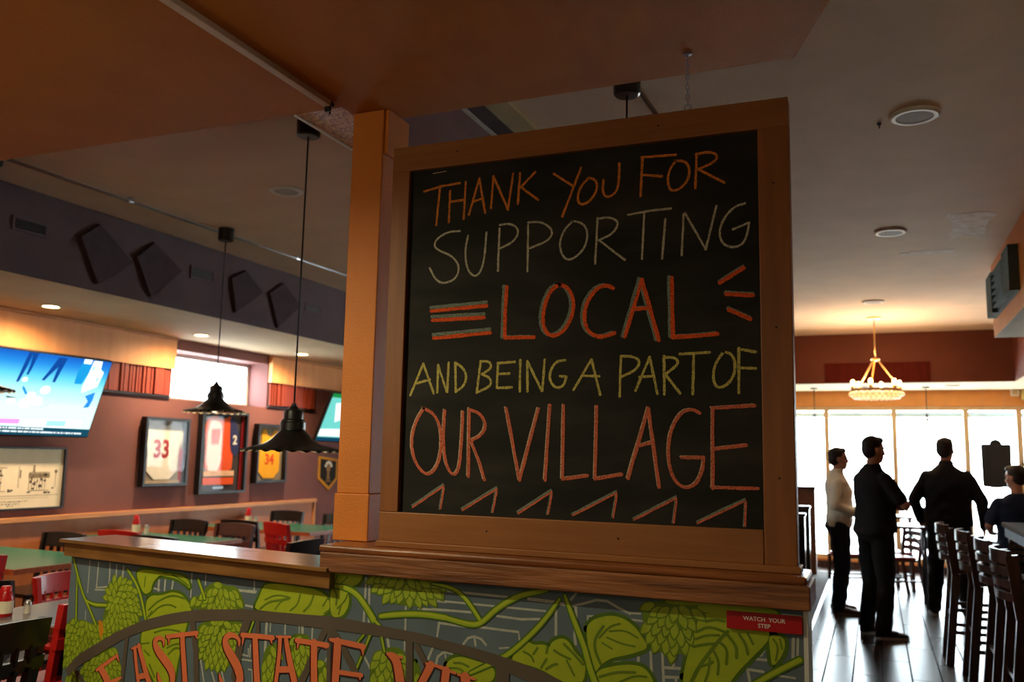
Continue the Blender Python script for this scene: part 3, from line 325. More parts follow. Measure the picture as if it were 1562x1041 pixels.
# ------------------------------------------------------------------ low divider wall with its mural
AL = math.radians(8.4); BEND = -1.765; WY = 2.665
dL = Vector((-math.cos(AL), math.sin(AL), 0)); nL = Vector((-math.sin(AL), -math.cos(AL), 0)); PB = Vector((BEND, WY, 0))
def onwall(u, z, off=0.0):   # u runs along the wall (metres), bent at BEND
    if u >= BEND: return Vector((u, WY-off, z))
    return PB+dL*(BEND-u)+nL*off+Vector((0, 0, z))
ULEFT = -3.285; URIGHT = -0.197
b = MB().box(BEND, URIGHT-0.001, WY, WY+0.15, 0, 1.1375)
q = [onwall(BEND, 0), onwall(ULEFT, 0), onwall(ULEFT, 0, -0.15), onwall(BEND, 0, -0.15)]
b.prism(q, (0, 0, 1.08))
struct('wall_divider', b, mat('slate_blue_wall_paint', (84, 96, 104), rough=0.7, var=0.05))
struct('trim_8', MB().box(URIGHT-0.004, URIGHT+0.008, WY-0.006, WY+0.152, 0, 1.135), mat('white_corner_bead', (214, 212, 206), rough=0.45, var=0.03))

mural = thing('mural', 'hand-painted mural of green hop vines and salmon letters on the low slate divider wall', 'mural', (-1.9, WY-0.01, 0.0))
def flat(mb, polys, off, m=0, inc=0.0):   # polygons in (u,z) metres laid on the bent wall; inc lifts each a hair
    if inc:
        for i, p in enumerate(polys): flat(mb, p, off+i*inc, m)
        return
    bm = bmesh.new(); ok = 0
    for p in polys:
        vs = [Vector((q[0], q[1], 0)) for q in p]
        try: tr = tessellate_polygon([vs])
        except Exception: continue
        bv = [bm.verts.new(v) for v in vs]
        for t in tr:
            try: bm.faces.new([bv[i] for i in t])
            except ValueError: pass
    for pl, n in (((BEND, 0, 0), (1, 0, 0)),):
        bmesh.ops.bisect_plane(bm, geom=bm.verts[:]+bm.edges[:]+bm.faces[:], plane_co=pl, plane_no=n, dist=1e-5)
    for co, no in (((ULEFT, 0, 0), (-1, 0, 0)), ((URIGHT-0.004, 0, 0), (1, 0, 0)), ((0, 1.135, 0), (0, 1, 0))):
        bmesh.ops.bisect_plane(bm, geom=bm.verts[:]+bm.edges[:]+bm.faces[:], plane_co=co, plane_no=no, clear_outer=True, dist=1e-5)
    bmesh.ops.bisect_plane(bm, geom=bm.verts[:]+bm.edges[:]+bm.faces[:], plane_co=(BEND, 0, 0), plane_no=(1, 0, 0), dist=1e-5)
    # left of the bend the wall is lower: cut at 1.08
    kill = [f for f in bm.faces if f.calc_center_median().x < BEND and min(v.co.y for v in f.verts) > 1.08]
    bmesh.ops.delete(bm, geom=kill, context='FACES')
    bm.verts.index_update(); bm.verts.ensure_lookup_table()
    mb.add([onwall(v.co.x, min(v.co.y, 1.079) if v.co.x < BEND-1e-4 else v.co.y, off) for v in bm.verts], [[v.index for v in f.verts] for f in bm.faces], m); bm.free()
def mm(p): return [(u/1000, z/1000) for u, z in p]
def strokes(data, smooth=True, dw=0.0, shift=(0, 0), group=False):
    out = []
    for ws, pts in data:
        P = [(u+shift[0], z+shift[1]) for u, z in mm(pts)]
        if smooth and len(P) > 2: P = chaikin(P, False, 2)
        w = resample([x/1000+dw for x in ws], len(P)); out += [ribbon(P, w)] if group else ribbon(P, w)
    return out
M_ = MURAL
OLIVE = mat('olive_leaf_paint', (160, 174, 32), rough=0.6, var=0.05, scale=25); DKGREEN = mat('dark_vine_green_paint', (74, 104, 18), rough=0.6, var=0.1, scale=20)
LIME = mat('lime_vine_paint', (150, 176, 24), rough=0.6, var=0.08, scale=20); VEIN = mat('leaf_vein_paint', (98, 122, 20), rough=0.6, var=0.1, scale=20); YEL = mat('yellow_vine_highlight', (176, 182, 50), rough=0.6, var=0.06)
BAND = mat('grey_brown_arch_paint', (92, 80, 70), rough=0.6, var=0.04); SALM = mat('salmon_letter_paint', (222, 116, 76), rough=0.55, var=0.04); DKRED = mat('dark_red_letter_shadow', (70, 14, 12), rough=0.6)
CHLINE = mat('pale_grey_line_paint', (172, 174, 162), rough=0.7, var=0.1, scale=60); SLATE = mat('slate_mural_ground', (98, 112, 122), rough=0.7, rgb2=(84, 98, 108), scale=3.0); ORG = mat('orange_hop_accent_paint', (206, 130, 24), rough=0.6)
b = W(mural); flat(b, [[(ULEFT, 0.0), (URIGHT, 0.0), (URIGHT, 1.135), (ULEFT, 1.135)]], 0.0004); b.build('background', SLATE, mural)
b = W(mural); flat(b, strokes(M_['lines'], False, dw=0.0012, group=True), 0.0006, 0, 5e-6); o = b.build('sketch_lines', CHLINE, mural); o['label'] = 'pale grey outlines of buildings and windows'
b = W(mural)
for i, L in enumerate(M_['leaves']):
    P = chaikin(mm(L), True, 2); rb = ribbon(P+[P[0]], [0.022]*(len(P)+1)); flat(b, rb, 0.0009+i*1e-5, 0); flat(b, [P], 0.0016+i*2e-5, 1)
flat(b, strokes(M_['veins'], group=True), 0.0021, 2, 5e-6); o = b.build('leaf', [DKGREEN, OLIVE, VEIN], mural); o['label'] = 'olive green hop leaves with darker veins'; o['kind'] = 'stuff'; o.name = 'leaves'
def inside(p, poly):
    c = False; n = len(poly)
    for i in range(n):
        a, d = poly[i], poly[i-1]
        if (a[1] > p[1]) != (d[1] > p[1]) and p[0] < (d[0]-a[0])*(p[1]-a[1])/(d[1]-a[1])+a[0]: c = not c
    return c
rnd = random.Random(3)
for hi, Hp in enumerate(M_['hops']):
    P = chaikin(mm(Hp), True, 2); xs = [p[0] for p in P]; zs = [p[1] for p in P]; cx = sum(xs)/len(xs); w = max(xs)-min(xs); h = max(zs)-min(zs)
    base = (cx, max(zs)-0.08*h) if hi != 0 else (cx-0.18*w, sum(zs)/len(zs)+0.02*h)
    b = W(mural); rb = ribbon(P+[P[0]], [0.016]*(len(P)+1)); flat(b, rb, 0.0010+hi*1e-5, 0); flat(b, [P], 0.0013+hi*1e-5, 0)
    s = 0.026; pts = []; z = min(zs); row = 0
    while z < max(zs):
        x = min(xs)+(s*0.5 if row % 2 else 0)
        while x < max(xs):
            if inside((x, z), P): pts.append((x+rnd.uniform(-.006, .006), z+rnd.uniform(-.006, .006)))
            x += s*1.05
        z += s*0.92; row += 1
    pts.sort(key=lambda p: -math.hypot(p[0]-base[0], p[1]-base[1]))
    for k, p in enumerate(pts):
        d = Vector((p[0]-base[0], p[1]-base[1])); d = d.normalized() if d.length > 1e-5 else Vector((0, -1)); d = (d+Vector((0, -0.4))).normalized(); n = Vector((-d.y, d.x))
        def petal(l, wd_, sh=0): return [Vector(p)+d*(t*l-0.3*l+sh)+n*(wd_*e) for t, e in ((0, .3), (.25, .9), (.55, 1), (.8, .6), (1, 0), (.8, -.6), (.55, -1), (.25, -.9), (0, -.3))]
        o_ = 0.0017+k*1.2e-5; l = s*2.1
        flat(b, [petal(l, s*0.62)], o_, 0); flat(b, [petal(l*0.84, s*0.46, -0.0005)], o_+6e-6, 1)
    b.build('hop_cone', [VEIN, mat('hop_scale_paint', (152, 170, 38), rough=0.6, var=0.12, scale=40)], mural)
b = W(mural); flat(b, strokes(M_['vines'], dw=0.005, group=True), 0.0026, 0, 8e-6); flat(b, strokes(M_['vines'], dw=-0.0042, group=True), 0.0028, 1, 8e-6); flat(b, strokes([([x*0.28 for x in ws], pts) for ws, pts in M_['vines']], shift=(0.0015, 0.0015), group=True), 0.003, 2, 8e-6); o = b.build('vines', [DKGREEN, LIME, YEL], mural); o['label'] = 'lime green vine stems with yellow highlights'
b = W(mural); flat(b, [[(-3.06, .83), (-3.035, .826), (-3.02, .79), (-3.035, .75), (-3.05, .78)]], 0.0031); b.build('orange_accent', ORG, mural)
bd = [mm(p) for p in M_['band']]
b = W(mural)
up_, lo_ = bd[0][:25], bd[0][25:][::-1]
def lerp_at(L, t): f = t*(len(L)-1); i = min(int(f), len(L)-2); return (L[i][0]+(L[i+1][0]-L[i][0])*(f-i), L[i][1]+(L[i+1][1]-L[i][1])*(f-i))
flat(b, [bd[0]], 0.0034); flat(b, strokes(M_['spokes'], False, group=True), 0.00345, 0, 1e-5); o = b.build('arch_band', BAND, mural); o['label'] = 'grey-brown painted arch band with spokes'
b = W(mural); flat(b, strokes(M_['letters'], dw=0.002, shift=(-0.006, -0.003), group=True), 0.0036, 0, 1e-5); flat(b, strokes(M_['letters'], group=True), 0.0042, 1, 1e-5); o = b.build('lettering', [DKRED, SALM], mural); o['label'] = 'salmon serif letters EAST STATE VILL with dark red edges'

# ------------------------------------------------------------------ wooden ledges on the low wall
t = thing('wall_cap', 'varnished wooden cap with a bright sheen on the left, lower half of the mural wall', 'ledge', (-2.5, 2.8, 1.08))
c0, c1 = onwall(BEND+0.005, 0, 0.055), onwall(ULEFT-0.02, 0, 0.055); c2, c3 = onwall(ULEFT-0.025, 0, -0.22), onwall(BEND+0.005, 0, -0.22)
b = W(t); b.prism([Vector((p.x, p.y, 1.139)) for p in (c0, c1, c2, c3)], (0, 0, 0.014)); b.build('top_board', CAPW, t, bevel=0.004)
c0, c1, c2, c3 = onwall(BEND+0.005, 0, 0.034), onwall(ULEFT-0.012, 0, 0.034), onwall(ULEFT-0.012, 0, -0.2), onwall(BEND+0.005, 0, -0.2)
b = W(t); b.prism([Vector((p.x, p.y, 1.081)) for p in (c0, c1, c2, c3)], (0, 0, 0.0575)); b.build('fascia', CAPW, t, bevel=0.003)
t = thing('ledge', 'rough brown wooden ledge under the chalkboard on the right half of the mural wall', 'ledge', (-1.0, 2.7, 1.14))
b = W(t); b.box(-1.80, -0.178, 2.622, 2.86, 1.138, 1.205); b.build('fascia', LEDGEW, t, bevel=0.004)
b = W(t); b.box(-1.815, -0.186, 2.634, 2.85, 1.205, 1.228); b.build('top_board', wood('ledge_top_wood', (150, 86, 42), (120, 66, 32), 'x', rough=0.35, coat=0.2), t, bevel=0.008)

# ------------------------------------------------------------------ square post
t = thing('support_post', 'orange-tan painted square post standing on the ledge left of the chalkboard', 'post', (-1.78, 2.85, 1.228))
b = W(t); b.box(-1.86, -1.722, 2.80, 2.95, 1.40, 2.878); b.build('shaft', ORANGE, t, bevel=0.004)
b = W(t); b.box(-1.866, -1.716, 2.794, 2.80, 1.229, 1.40).box(-1.866, -1.716, 2.80, 2.955, 1.229, 1.40); b.build('plinth', ORANGE, t, bevel=0.004)
b = W(t); b.box(-1.722, -1.705, 2.81, 2.97, 2.70, 2.878); b.build('head_block', ORANGE, t, bevel=0.002)

# ------------------------------------------------------------------ chalkboard
cb = thing('chalkboard', 'large framed black chalkboard with coloured chalk words THANK YOU FOR SUPPORTING LOCAL', 'chalkboard', (-0.91, 2.72, 1.229))
BL, BR, BB, BT = -1.545, -0.308, 1.345, 2.583
FL, FR, FB, FT = -1.613, -0.215, 1.248, 2.672
b = W(cb); b.box(FL, FR, 2.70, 2.765, 2.578, FT); o = b.build('rail', FRAMEW, cb, bevel=0.003)
b = W(cb); b.box(FL, -0.309, 2.70, 2.765, FB, BB+0.003); b.build('rail', FRAMEW, cb, bevel=0.003)
FRV = wood('painted_brown_stile_wood', (150, 88, 40), (132, 76, 34), 'z', rough=0.5, bump=0.06)
b = W(cb); b.box(FL, -1.541, 2.70, 2.765, BB+0.003, 2.578); b.build('stile', FRV, cb, bevel=0.003)
b = W(cb); b.box(-0.308, FR, 2.70, 2.765, FB, 2.578); b.build('stile', FRV, cb, bevel=0.003)
b = W(cb); b.box(-1.62, -0.206, 2.69, 2.775, 1.2285, 1.249); b.build('base_strip', FRAMEW, cb, bevel=0.003)
NAIL = mat('dark_nail', (48, 28, 16))
for x, z in ((-1.2, 1.30), (-.75, 1.30), (-1.35, 2.63), (-.62, 2.63), (-.262, 1.5), (-.262, 1.95), (-.262, 2.4)):
    b = W(cb); b.ell((x, 2.6995, z), (.0035, .002, .0035), n=8, k=6); b.build('nail_head', NAIL, cb)
m = bpy.data.materials.new('chalkboard_black'); m.use_nodes = True; nt = m.node_tree; bs = nt.nodes['Principled BSDF']
tc = nt.nodes.new('ShaderNodeTexCoord'); n1 = nt.nodes.new('ShaderNodeTexNoise'); n1.inputs['Scale'].default_value = 2.2; n1.inputs['Detail'].default_value = 6; mp = nt.nodes.new('ShaderNodeMapping'); mp.inputs['Scale'].default_value = (1, 1, 3.5)
rp = nt.nodes.new('ShaderNodeValToRGB'); rp.color_ramp.elements[0].position = 0.42; rp.color_ramp.elements[0].color = (*lin((27, 25, 22)), 1); rp.color_ramp.elements[1].position = 0.85; rp.color_ramp.elements[1].color = (*lin((58, 52, 46)), 1)
nt.links.new(tc.outputs['Object'], mp.inputs[0]); nt.links.new(mp.outputs[0], n1.inputs['Vector']); nt.links.new(n1.outputs['Fac'], rp.inputs[0]); nt.links.new(rp.outputs[0], bs.inputs['Base Color']); bs.inputs['Roughness'].default_value = 0.7; bs.inputs['Specular IOR Level'].default_value = 0.2
b = W(cb); b.box(BL, BR+0.004, 2.716, 2.75, BB, 2.583); b.build('writing_surface', m, cb)
def chalk(name, rgb, board=(30, 27, 23), th=0.47):
    m = bpy.data.materials.new(name); m.use_nodes = True; nt = m.node_tree; bs = nt.nodes['Principled BSDF']
    tc = nt.nodes.new('ShaderNodeTexCoord'); n = nt.nodes.new('ShaderNodeTexNoise'); n.inputs['Scale'].default_value = 330; n.inputs['Detail'].default_value = 2; n.inputs['Roughness'].default_value = 0.7
    rp = nt.nodes.new('ShaderNodeValToRGB'); rp.color_ramp.elements[0].position = th-0.1; rp.color_ramp.elements[1].position = th+0.04; rp.color_ramp.elements[0].color = (*lin(tuple(x*0.45+y*0.55 for x, y in zip(rgb, board))), 1); rp.color_ramp.elements[1].color = (*lin(rgb), 1)
    nt.links.new(tc.outputs['Object'], n.inputs['Vector']); nt.links.new(n.outputs['Fac'], rp.inputs[0]); nt.links.new(rp.outputs[0], bs.inputs['Base Color']); bs.inputs['Roughness'].default_value = 0.95; bs.inputs['Specular IOR Level'].default_value = 0.05; return m
CH = {'orange': chalk('orange_chalk', (232, 136, 60)), 'grey': chalk('grey_chalk', (196, 188, 164)), 'red': chalk('red_orange_chalk', (240, 96, 48)), 'teal': chalk('teal_grey_chalk', (128, 140, 128)), 'yellow': chalk('yellow_chalk', (204, 188, 104)), 'pink': chalk('salmon_chalk', (216, 112, 84)), 'white': chalk('off_white_chalk', (206, 178, 150))}
rc = random.Random(11)
def chalk_part(name, label, layers):
    b = W(cb)
    for li, (key, mi) in enumerate(layers):
        w, ss = CHALK[key]
        for si, s in enumerate(ss):
            P = [(x/1000, z/1000) for x, z in s]
            if len(P) > 3: P = chaikin(P, False, 3)
            else:
                Q = []
                for a, c in zip(P[:-1], P[1:]):
                    for k in range(8): Q.append((a[0]+(c[0]-a[0])*k/8+rc.uniform(-.0004, .0004), a[1]+(c[1]-a[1])*k/8+rc.uniform(-.0004, .0004)))
                P = Q+[P[-1]]
            ws = [w/1000*rc.uniform(.82, 1.12) for _ in P]
            y = 2.7156-li*0.0006-si*0.000012
            for pl in ribbon(P, ws): b.poly([(p.x, y, p.y) for p in pl], mi)
    o = b.build(name, LAY[name+label[:6]] if False else chalk_mats, cb); o['label'] = label
    return o
for label, layers, chalk_mats in (('orange chalk words THANK YOU FOR', [('a', 0)], [CH['orange']]), ('grey chalk word SUPPORTING', [('b', 0)], [CH['grey']]),
    ('thick red-orange chalk word LOCAL with bars, rays and teal shadow', [('cs', 1), ('c', 0)], [CH['red'], CH['teal']]), ('yellow chalk words AND BEING A PART OF', [('d', 0)], [CH['yellow']]),
    ('tall salmon chalk words OUR VILLAGE', [('es', 1), ('e', 0)], [CH['pink'], CH['white']]), ('row of six small salmon and teal chalk peaks', [('fs', 1), ('f', 0)], [CH['pink'], CH['teal']])):
    chalk_part('chalk_lettering', label, layers)
b = W(cb)
for p in ribbon([(-1.452, 2.563), (-1.40, 2.566)], [.004, .003]): b.poly([(q.x, 2.7155, q.y) for q in p])
b.build('chalk_mark', CH['white'], cb)
# hook and chain from the ceiling to the frame top
t = thing('hanging_chain', 'thin metal chain with hooks holding the chalkboard frame to the ceiling', 'chain', (-0.53, 2.735, 2.673))
b = W(t); b.lathe([(0, 0), (.012, 0), (.012, .003), (.004, .006), (.004, .012), (0, .012)], (-.53, 2.735, 2.672), n=12); b.tube([(-.53+.011*math.cos(a), 2.735, 2.692+.011*math.sin(a)) for a in [PI*2*k/14 for k in range(14)]], .0025, 6, closed=True); b.build('eye_hook', STEEL, t)
b = W(t)
for i in range(9):
    z0 = 2.70+i*0.0175; v = i % 2
    b.tube([(-.53+(.0055*math.cos(a) if v else 0), 2.735+(0 if v else .0055*math.cos(a)), z0+.0105+.0105*math.sin(a)) for a in [PI*2*k/12 for k in range(12)]], .0014, 5, closed=True)
b.build('chain_links', STEEL, t)
b = W(t); b.lathe([(0, 0), (.015, 0), (.015, -.004), (.004, -.006), (.004, -.014), (0, -.014)], (-.53, 2.735, 2.8795), n=12); b.build('ceiling_plate', STEEL, t)
# warning sign
t = thing('warning_sign', 'small red sign reading WATCH YOUR STEP at the right end of the mural', 'sign', (-.307, 2.66, 1.068))
b = W(t); b.box(-.412, -.203, 2.652, 2.6595, 1.0685, 1.118); b.build('plate', mat('red_sign_plastic', (176, 14, 24), rough=0.4, var=0.03), t, bevel=0.001)
b = W(t); b.text('WATCH  YOUR', .0165, Matrix.Translation((-.307, 2.6515, 1.1005)) @ Matrix.Rotation(PI/2, 4, 'X'), depth=.0006, bold=0.0002); b.text('STEP', .0165, Matrix.Translation((-.307, 2.6515, 1.0825)) @ Matrix.Rotation(PI/2, 4, 'X'), depth=.0006, bold=0.0002); o = b.build('sign_lettering', mat('white_sign_ink', (236, 226, 220)), t); o['label'] = 'white words WATCH YOUR STEP'
# ------------------------------------------------------------------ things on the left ceiling and bulkhead
def ceiling_speaker(x, y, r, label, rough=0):
    t = thing('ceiling_speaker', label, 'speaker', (x, y, 3.29), 0, 'round ceiling speakers')
    b = W(t); b.lathe([(r*.72, 3.292), (r*.74, 3.283), (r*.9, 3.283), (r, 3.292), (r, 3.2999), (r*.72, 3.2999)], (x, y, 0), n=40); b.build('trim_ring', WHITEP, t, auto=True)
    b = W(t); b.lathe([(0, 3.2835), (r*.4, 3.284), (r*.72, 3.288), (r*.72, 3.2985), (0, 3.2985)], (x, y, 0), n=40); b.build('grille', GREYGRILL, t, auto=True)
ceiling_speaker(-3.614, 4.676, .115, 'dim round ceiling speaker over the dining tables, left of the post')
ceiling_speaker(.24, 4.66, .12, 'largest round white ceiling speaker, right of the chalkboard top')
ceiling_speaker(.162, 7.053, .115, 'middle round white ceiling speaker beside the peeling ceiling patch')
ceiling_speaker(.036, 10.152, .115, 'smallest, farthest round ceiling speaker, above the chandelier')
PLAS = mat('bare_plaster_patch', (250, 246, 240), rough=0.9, rgb2=(226, 212, 196), scale=18)
b = MB(); b.prism([(x, y, 3.2985) for x, y in chaikin([(.50, 6.62), (.62, 6.70), (.72, 6.66), (.86, 6.74), (.80, 7.0), (.84, 7.44), (.70, 7.36), (.58, 7.42), (.60, 7.05)], True, 1)], (0, 0, .0014)); struct('ceiling_patch', b, PLAS)
b = MB(); b.prism([(x, y, 3.2985) for x, y in [(.24, 7.84), (.45, 7.80), (.66, 7.82), (.65, 7.92), (.40, 7.95), (.25, 7.92)]], (0, 0, .0014)); struct('ceiling_seam', b, PLAS)
t = thing('ceiling_hook', 'tiny metal hook in the ceiling left of the largest speaker', 'hook', (.075, 4.72, 3.28)); b = W(t); b.lathe([(0, 3.299), (.012, 3.299), (.01, 3.29), (.003, 3.285), (.003, 3.27), (0, 3.27)], (.075, 4.72, 0), n=10); b.build('hook_body', BLACKM, t)
# conduit with pendant canopies
t = thing('conduit', 'thin pale metal conduit running along the left ceiling through the pendant canopies', 'conduit', (-4.72, 5.4, 3.27))
b = W(t); b.tube([(-4.80, 3.3, 3.272), (-4.70, 9.6, 3.272)], .011, 10); b.build('tube', STEEL, t, smooth=True)
for y in (4.46, 6.35, 8.0):
    b = W(t); x = -4.80+.10*(y-3.3)/6.3; b.tube([(x, y-.025, 3.272), (x, y+.025, 3.272)], .017, 10); b.box(x-.012, x+.012, y-.01, y+.01, 3.28, 3.2999); b.build('clamp', STEEL, t)
t = thing('conduit', 'short bright metal conduit on the ceiling behind the chalkboard top', 'conduit', (-.95, 4.1, 3.27))
b = W(t); b.tube([(-.985, 3.5, 3.272), (-.925, 5.4, 3.272)], .011, 10); b.build('tube', STEEL, t, smooth=True)
def pendant(x, y, zb, label, glow, r=.235, cream=False):
    t = thing('pendant_lamp', label, 'pendant lamp', (x, y, zb), 0, 'black fluted pendant lamps')
    b = W(t); b.lathe([(0, 3.2), (.052, 3.2), (.06, 3.206), (.062, 3.235), (.062, 3.2995), (0, 3.2995)], (x, y, 0), n=28); b.build('canopy', BLACKM, t, auto=True)
    b = W(t); b.tube([(x, y, 3.205), (x, y, zb+.235)], .0045, 8); b.build('cord', BLACKP, t, smooth=True)
    # stepped socket cap, then a wide scalloped skirt
    prof = [(0, .245), (.012, .245), (.014, .232), (.02, .228), (.026, .215), (.046, .208), (.05, .198), (.05, .165), (.058, .158), (.06, .15), (.06, .108), (.072, .098), (.076, .088)]
    b = W(t); b.lathe([(q, z+zb) for q, z in prof], (x, y, 0), n=28); b.lathe([(.06, zb+.152), (.064, zb+.148), (.064, zb+.112), (.06, zb+.108)], (x, y, 0), n=28); b.build('socket_cap', BLACKM, t, auto=True)
    sk = [(.07, .095), (.08, .09), (.092, .075), (.105, .062), (.14, .04), (.19, .024, .002), (.22, .014, .004), (r, .006, .006)]
    top = [(q[0], q[1]+zb, q[2] if len(q) > 2 else 0) for q in sk]; bot = [(q[0]-.001, q[1]+zb-.003, q[2] if len(q) > 2 else 0) for q in sk[::-1]]
    b = W(t); b.lathe(top, (x, y, 0), n=96, nw=24); b.build('shade', BLACKM, t, smooth=True)
    b = W(t); b.lathe(bot, (x, y, 0), n=96, nw=24); o = b.build('shade_lining', mat('cream_enamel_lining', (240, 226, 180), rough=0.35, var=0.02), t, smooth=True); o['label'] = 'cream enamelled underside of the shade'
    b = W(t); b.ell((x, y, zb+.045), (.028, .028, .036)); b.build('bulb', emis('pendant_bulb', (255, 226, 170), 25), t, smooth=True)
    point('pendant_light', (x, y, zb-.01), glow*.35, SOFTWARM, .03)
    return t
pendant(-4.72, 5.38, 1.835, 'black pendant lamp in front of the bright high window, cream underside showing', 9)
pendant(-2.715, 3.67, 1.548, 'largest black fluted pendant lamp on a long cord beside the post', 3, r=.25)
pendant(-4.785, 3.42, 1.86, 'pendant lamp at the left edge of the photo, black canopy just in view', 6)
pendant(-1.0, 3.72, 1.56, 'pendant lamp hanging behind the chalkboard, only its black canopy and cord top showing', 3)
# white channel on the low ceiling
t = thing('ceiling_track', 'flat off-white metal channel along the low brown ceiling ending near the post', 'track', (-1.89, 2.0, 2.86))
b = W(t); b.box(-1.905, -1.872, -.6, 2.66, 2.858, 2.8795); b.build('channel', mat('off_white_channel', (214, 190, 160), rough=0.5, var=0.03), t, bevel=.002)
b = W(t); b.box(-1.90, -1.878, 2.661, 2.672, 2.84, 2.8795); b.tube([(-1.889, 2.68, 2.872), (-1.889, 2.68, 2.835)], .004, 8); b.box(-1.9, -1.878, 2.672, 2.69, 2.866, 2.8795); b.build('end_bracket', BLACKM, t)
# bulkhead panels and vents
XB = -5.3
def bpanel(pts, label):
    b = MB(); b.prism([(XB+.001, y, z) for y, z in pts], (.028, 0, 0)); tag(b.build('acoustic_tile', DARKPAN, bevel=.004), label, 'wall panel', 'tilted dark panels on the purple bulkhead')
bpanel([(4.505, 3.07), (4.66, 3.20), (5.0, 2.98), (4.68, 2.75)], 'leftmost tilted dark panel on the purple bulkhead')
bpanel([(5.03, 3.035), (5.20, 3.19), (5.52, 3.02), (5.20, 2.75)], 'second tilted dark panel from the left, left of the bulkhead vent')
bpanel([(6.12, 3.08), (6.31, 3.19), (6.56, 3.03), (6.20, 2.78)], 'third tilted dark panel, right of the bulkhead vent')
bpanel([(6.66, 3.04), (6.87, 3.18), (7.16, 3.0), (6.81, 2.73)], 'fourth tilted dark panel, nearest the post')
def vent(y0, y1, z0, z1, label):
    t = thing('air_vent', label, 'vent', (XB, (y0+y1)/2, z0), 0, 'vents in the purple bulkhead')
    b = W(t); w = .018
    b.box(XB+.001, XB+.012, y0, y1, z0, z0+w).box(XB+.001, XB+.012, y0, y1, z1-w, z1).box(XB+.001, XB+.012, y0, y0+w, z0+w, z1-w).box(XB+.001, XB+.012, y1-w, y1, z0+w, z1-w); b.build('vent_frame', DARKPURP, t)
    b = W(t); b.box(XB+.0005, XB+.002, y0+w, y1-w, z0+w, z1-w); b.build('duct_opening', BLACKP, t)
    b = W(t); n = 5
    for i in range(n):
        z = z0+w+(z1-z0-2*w)*(i+.5)/n; b.beam((XB+.007, y0+w, z), (XB+.007, y1-w, z), .010, .003)
    b.build('louvres', BLACKM, t)
vent(3.97, 4.24, 2.99, 3.09, 'dark vent at the far left of the purple bulkhead')
vent(5.63, 5.92, 2.985, 3.10, 'dark vent in the middle of the purple bulkhead')
vent(7.25, 7.53, 2.965, 3.05, 'small dark vent on the bulkhead close to the post')
# downlights
def downlight(x, y, z, label, w, deg=168):
    t = thing('downlight', label, 'downlight', (x, y, z-.01), 0, 'recessed downlights in the cream soffit')
    b = W(t); b.lathe([(.062, z-.0005), (.064, z-.008), (.085, z-.008), (.088, z-.0005)], (x, y, 0), n=32); b.build('trim_ring', WHITEP, t, auto=True)
    b = W(t); b.lathe([(0, z-.006), (.03, z-.006), (.062, z-.003), (.062, z-.0008), (0, z-.0008)], (x, y, 0), n=28); b.build('lens', emis('downlight_lens', (255, 214, 140), 60), t)
    spot('downlight_beam', (x, y, z-.02), w, WARM, deg, 1.0, .05)
downlight(-6.24, 5.095, 2.70, 'glowing recessed downlight above the big television', 175)
downlight(-6.25, 6.86, 2.70, 'glowing recessed downlight left of the high window', 175)
downlight(-6.24, 8.54, 2.70, 'glowing recessed downlight right of the high window, beside the large pendant cord', 175)
downlight(-6.24, 3.3, 2.70, 'recessed downlight in the cream soffit beyond the left edge of the photo', 160)
# ------------------------------------------------------------------ left wall: veneer valances, slat panels, screens, frames
def valance(y0, y1, label):
    t = thing('valance', label, 'valance', (XL, (y0+y1)/2, 2.37), 0, 'veneer valances under the soffit')
    b = W(t); b.box(XL+.001, XL+.06, y0, y1, 2.372, 2.672); b.build('board', VENEER, t)
    b = W(t); b.box(XL+.001, XL+.075, y0, y1, 2.672, 2.6985); b.build('top_strip', RAILW, t, bevel=.003)
valance(3.0, 7.0, 'light wood valance above the big television, left of the high window')
valance(8.58, 10.2, 'light wood valance right of the high window')
def slats(y0, y1, label):
    t = thing('slat_panel', label, 'acoustic panel', (XL, (y0+y1)/2, 2.08), 0, 'red slatted panels under the valances')
    b = W(t); b.box(XL+.001, XL+.012, y0, y1, 2.095, 2.371); b.build('backing', mat('dark_red_backing', (58, 20, 14), rough=0.7), t)
    y = y0+.01; i = 0; rr = random.Random(int(y0*10)); ny = 0
    while y < y1-.05:
        wd = rr.choice((.025, .025, .025, .12)); 
        if i < 3: wd = .025
        y2 = min(y+wd, y1-.01); b = W(t); d = rr.choice((.03, .045)); b.box(XL+.012, XL+d, y, y2, 2.10, 2.371); b.build('slat', REDW, t); y = y2+rr.choice((.012, .02)); i += 1
    b = W(t); b.box(XL+.001, XL+.03, y0, y1, 2.078, 2.094)
    b.build('bottom_edge', BLACKP, t)
slats(6.02, 6.995, 'red slatted panel between the big television and the high window')
slats(8.58, 9.56, 'red slatted panel right of the high window, behind the pendant cord')
def tv(cx, cy, cz, w, h, yaw, tilt, label, content):
    t = thing('television', label, 'television', (cx, cy, cz), 0, 'wall-mounted televisions')
    # local: screen in x (width), z up, facing -y ; world via matrix
    Mx = Matrix.Rotation(yaw, 4, 'Z') @ Matrix.Rotation(tilt, 4, 'X')
    b = MB(Mx); b.box(-w/2-.012, w/2+.012, 0, .05, -h/2-.012, h/2+.012); b.box(-w/2+.15, w/2-.15, .05, .08, -h/2+.1, h/2-.1); b.build('casing', BLACKP, t, bevel=.004)
    b = MB(Mx); mats = content(b, w, h); b.build('screen', mats, t)
    b = MB(Mx); b.box(-.1, .1, .08, .13, -.15, .15); b.box(w/2-.06, w/2-.045, -.003, 0, -h/2-.009, -h/2-.003); b.build('wall_bracket', BLACKM, t); return t
E1 = emis
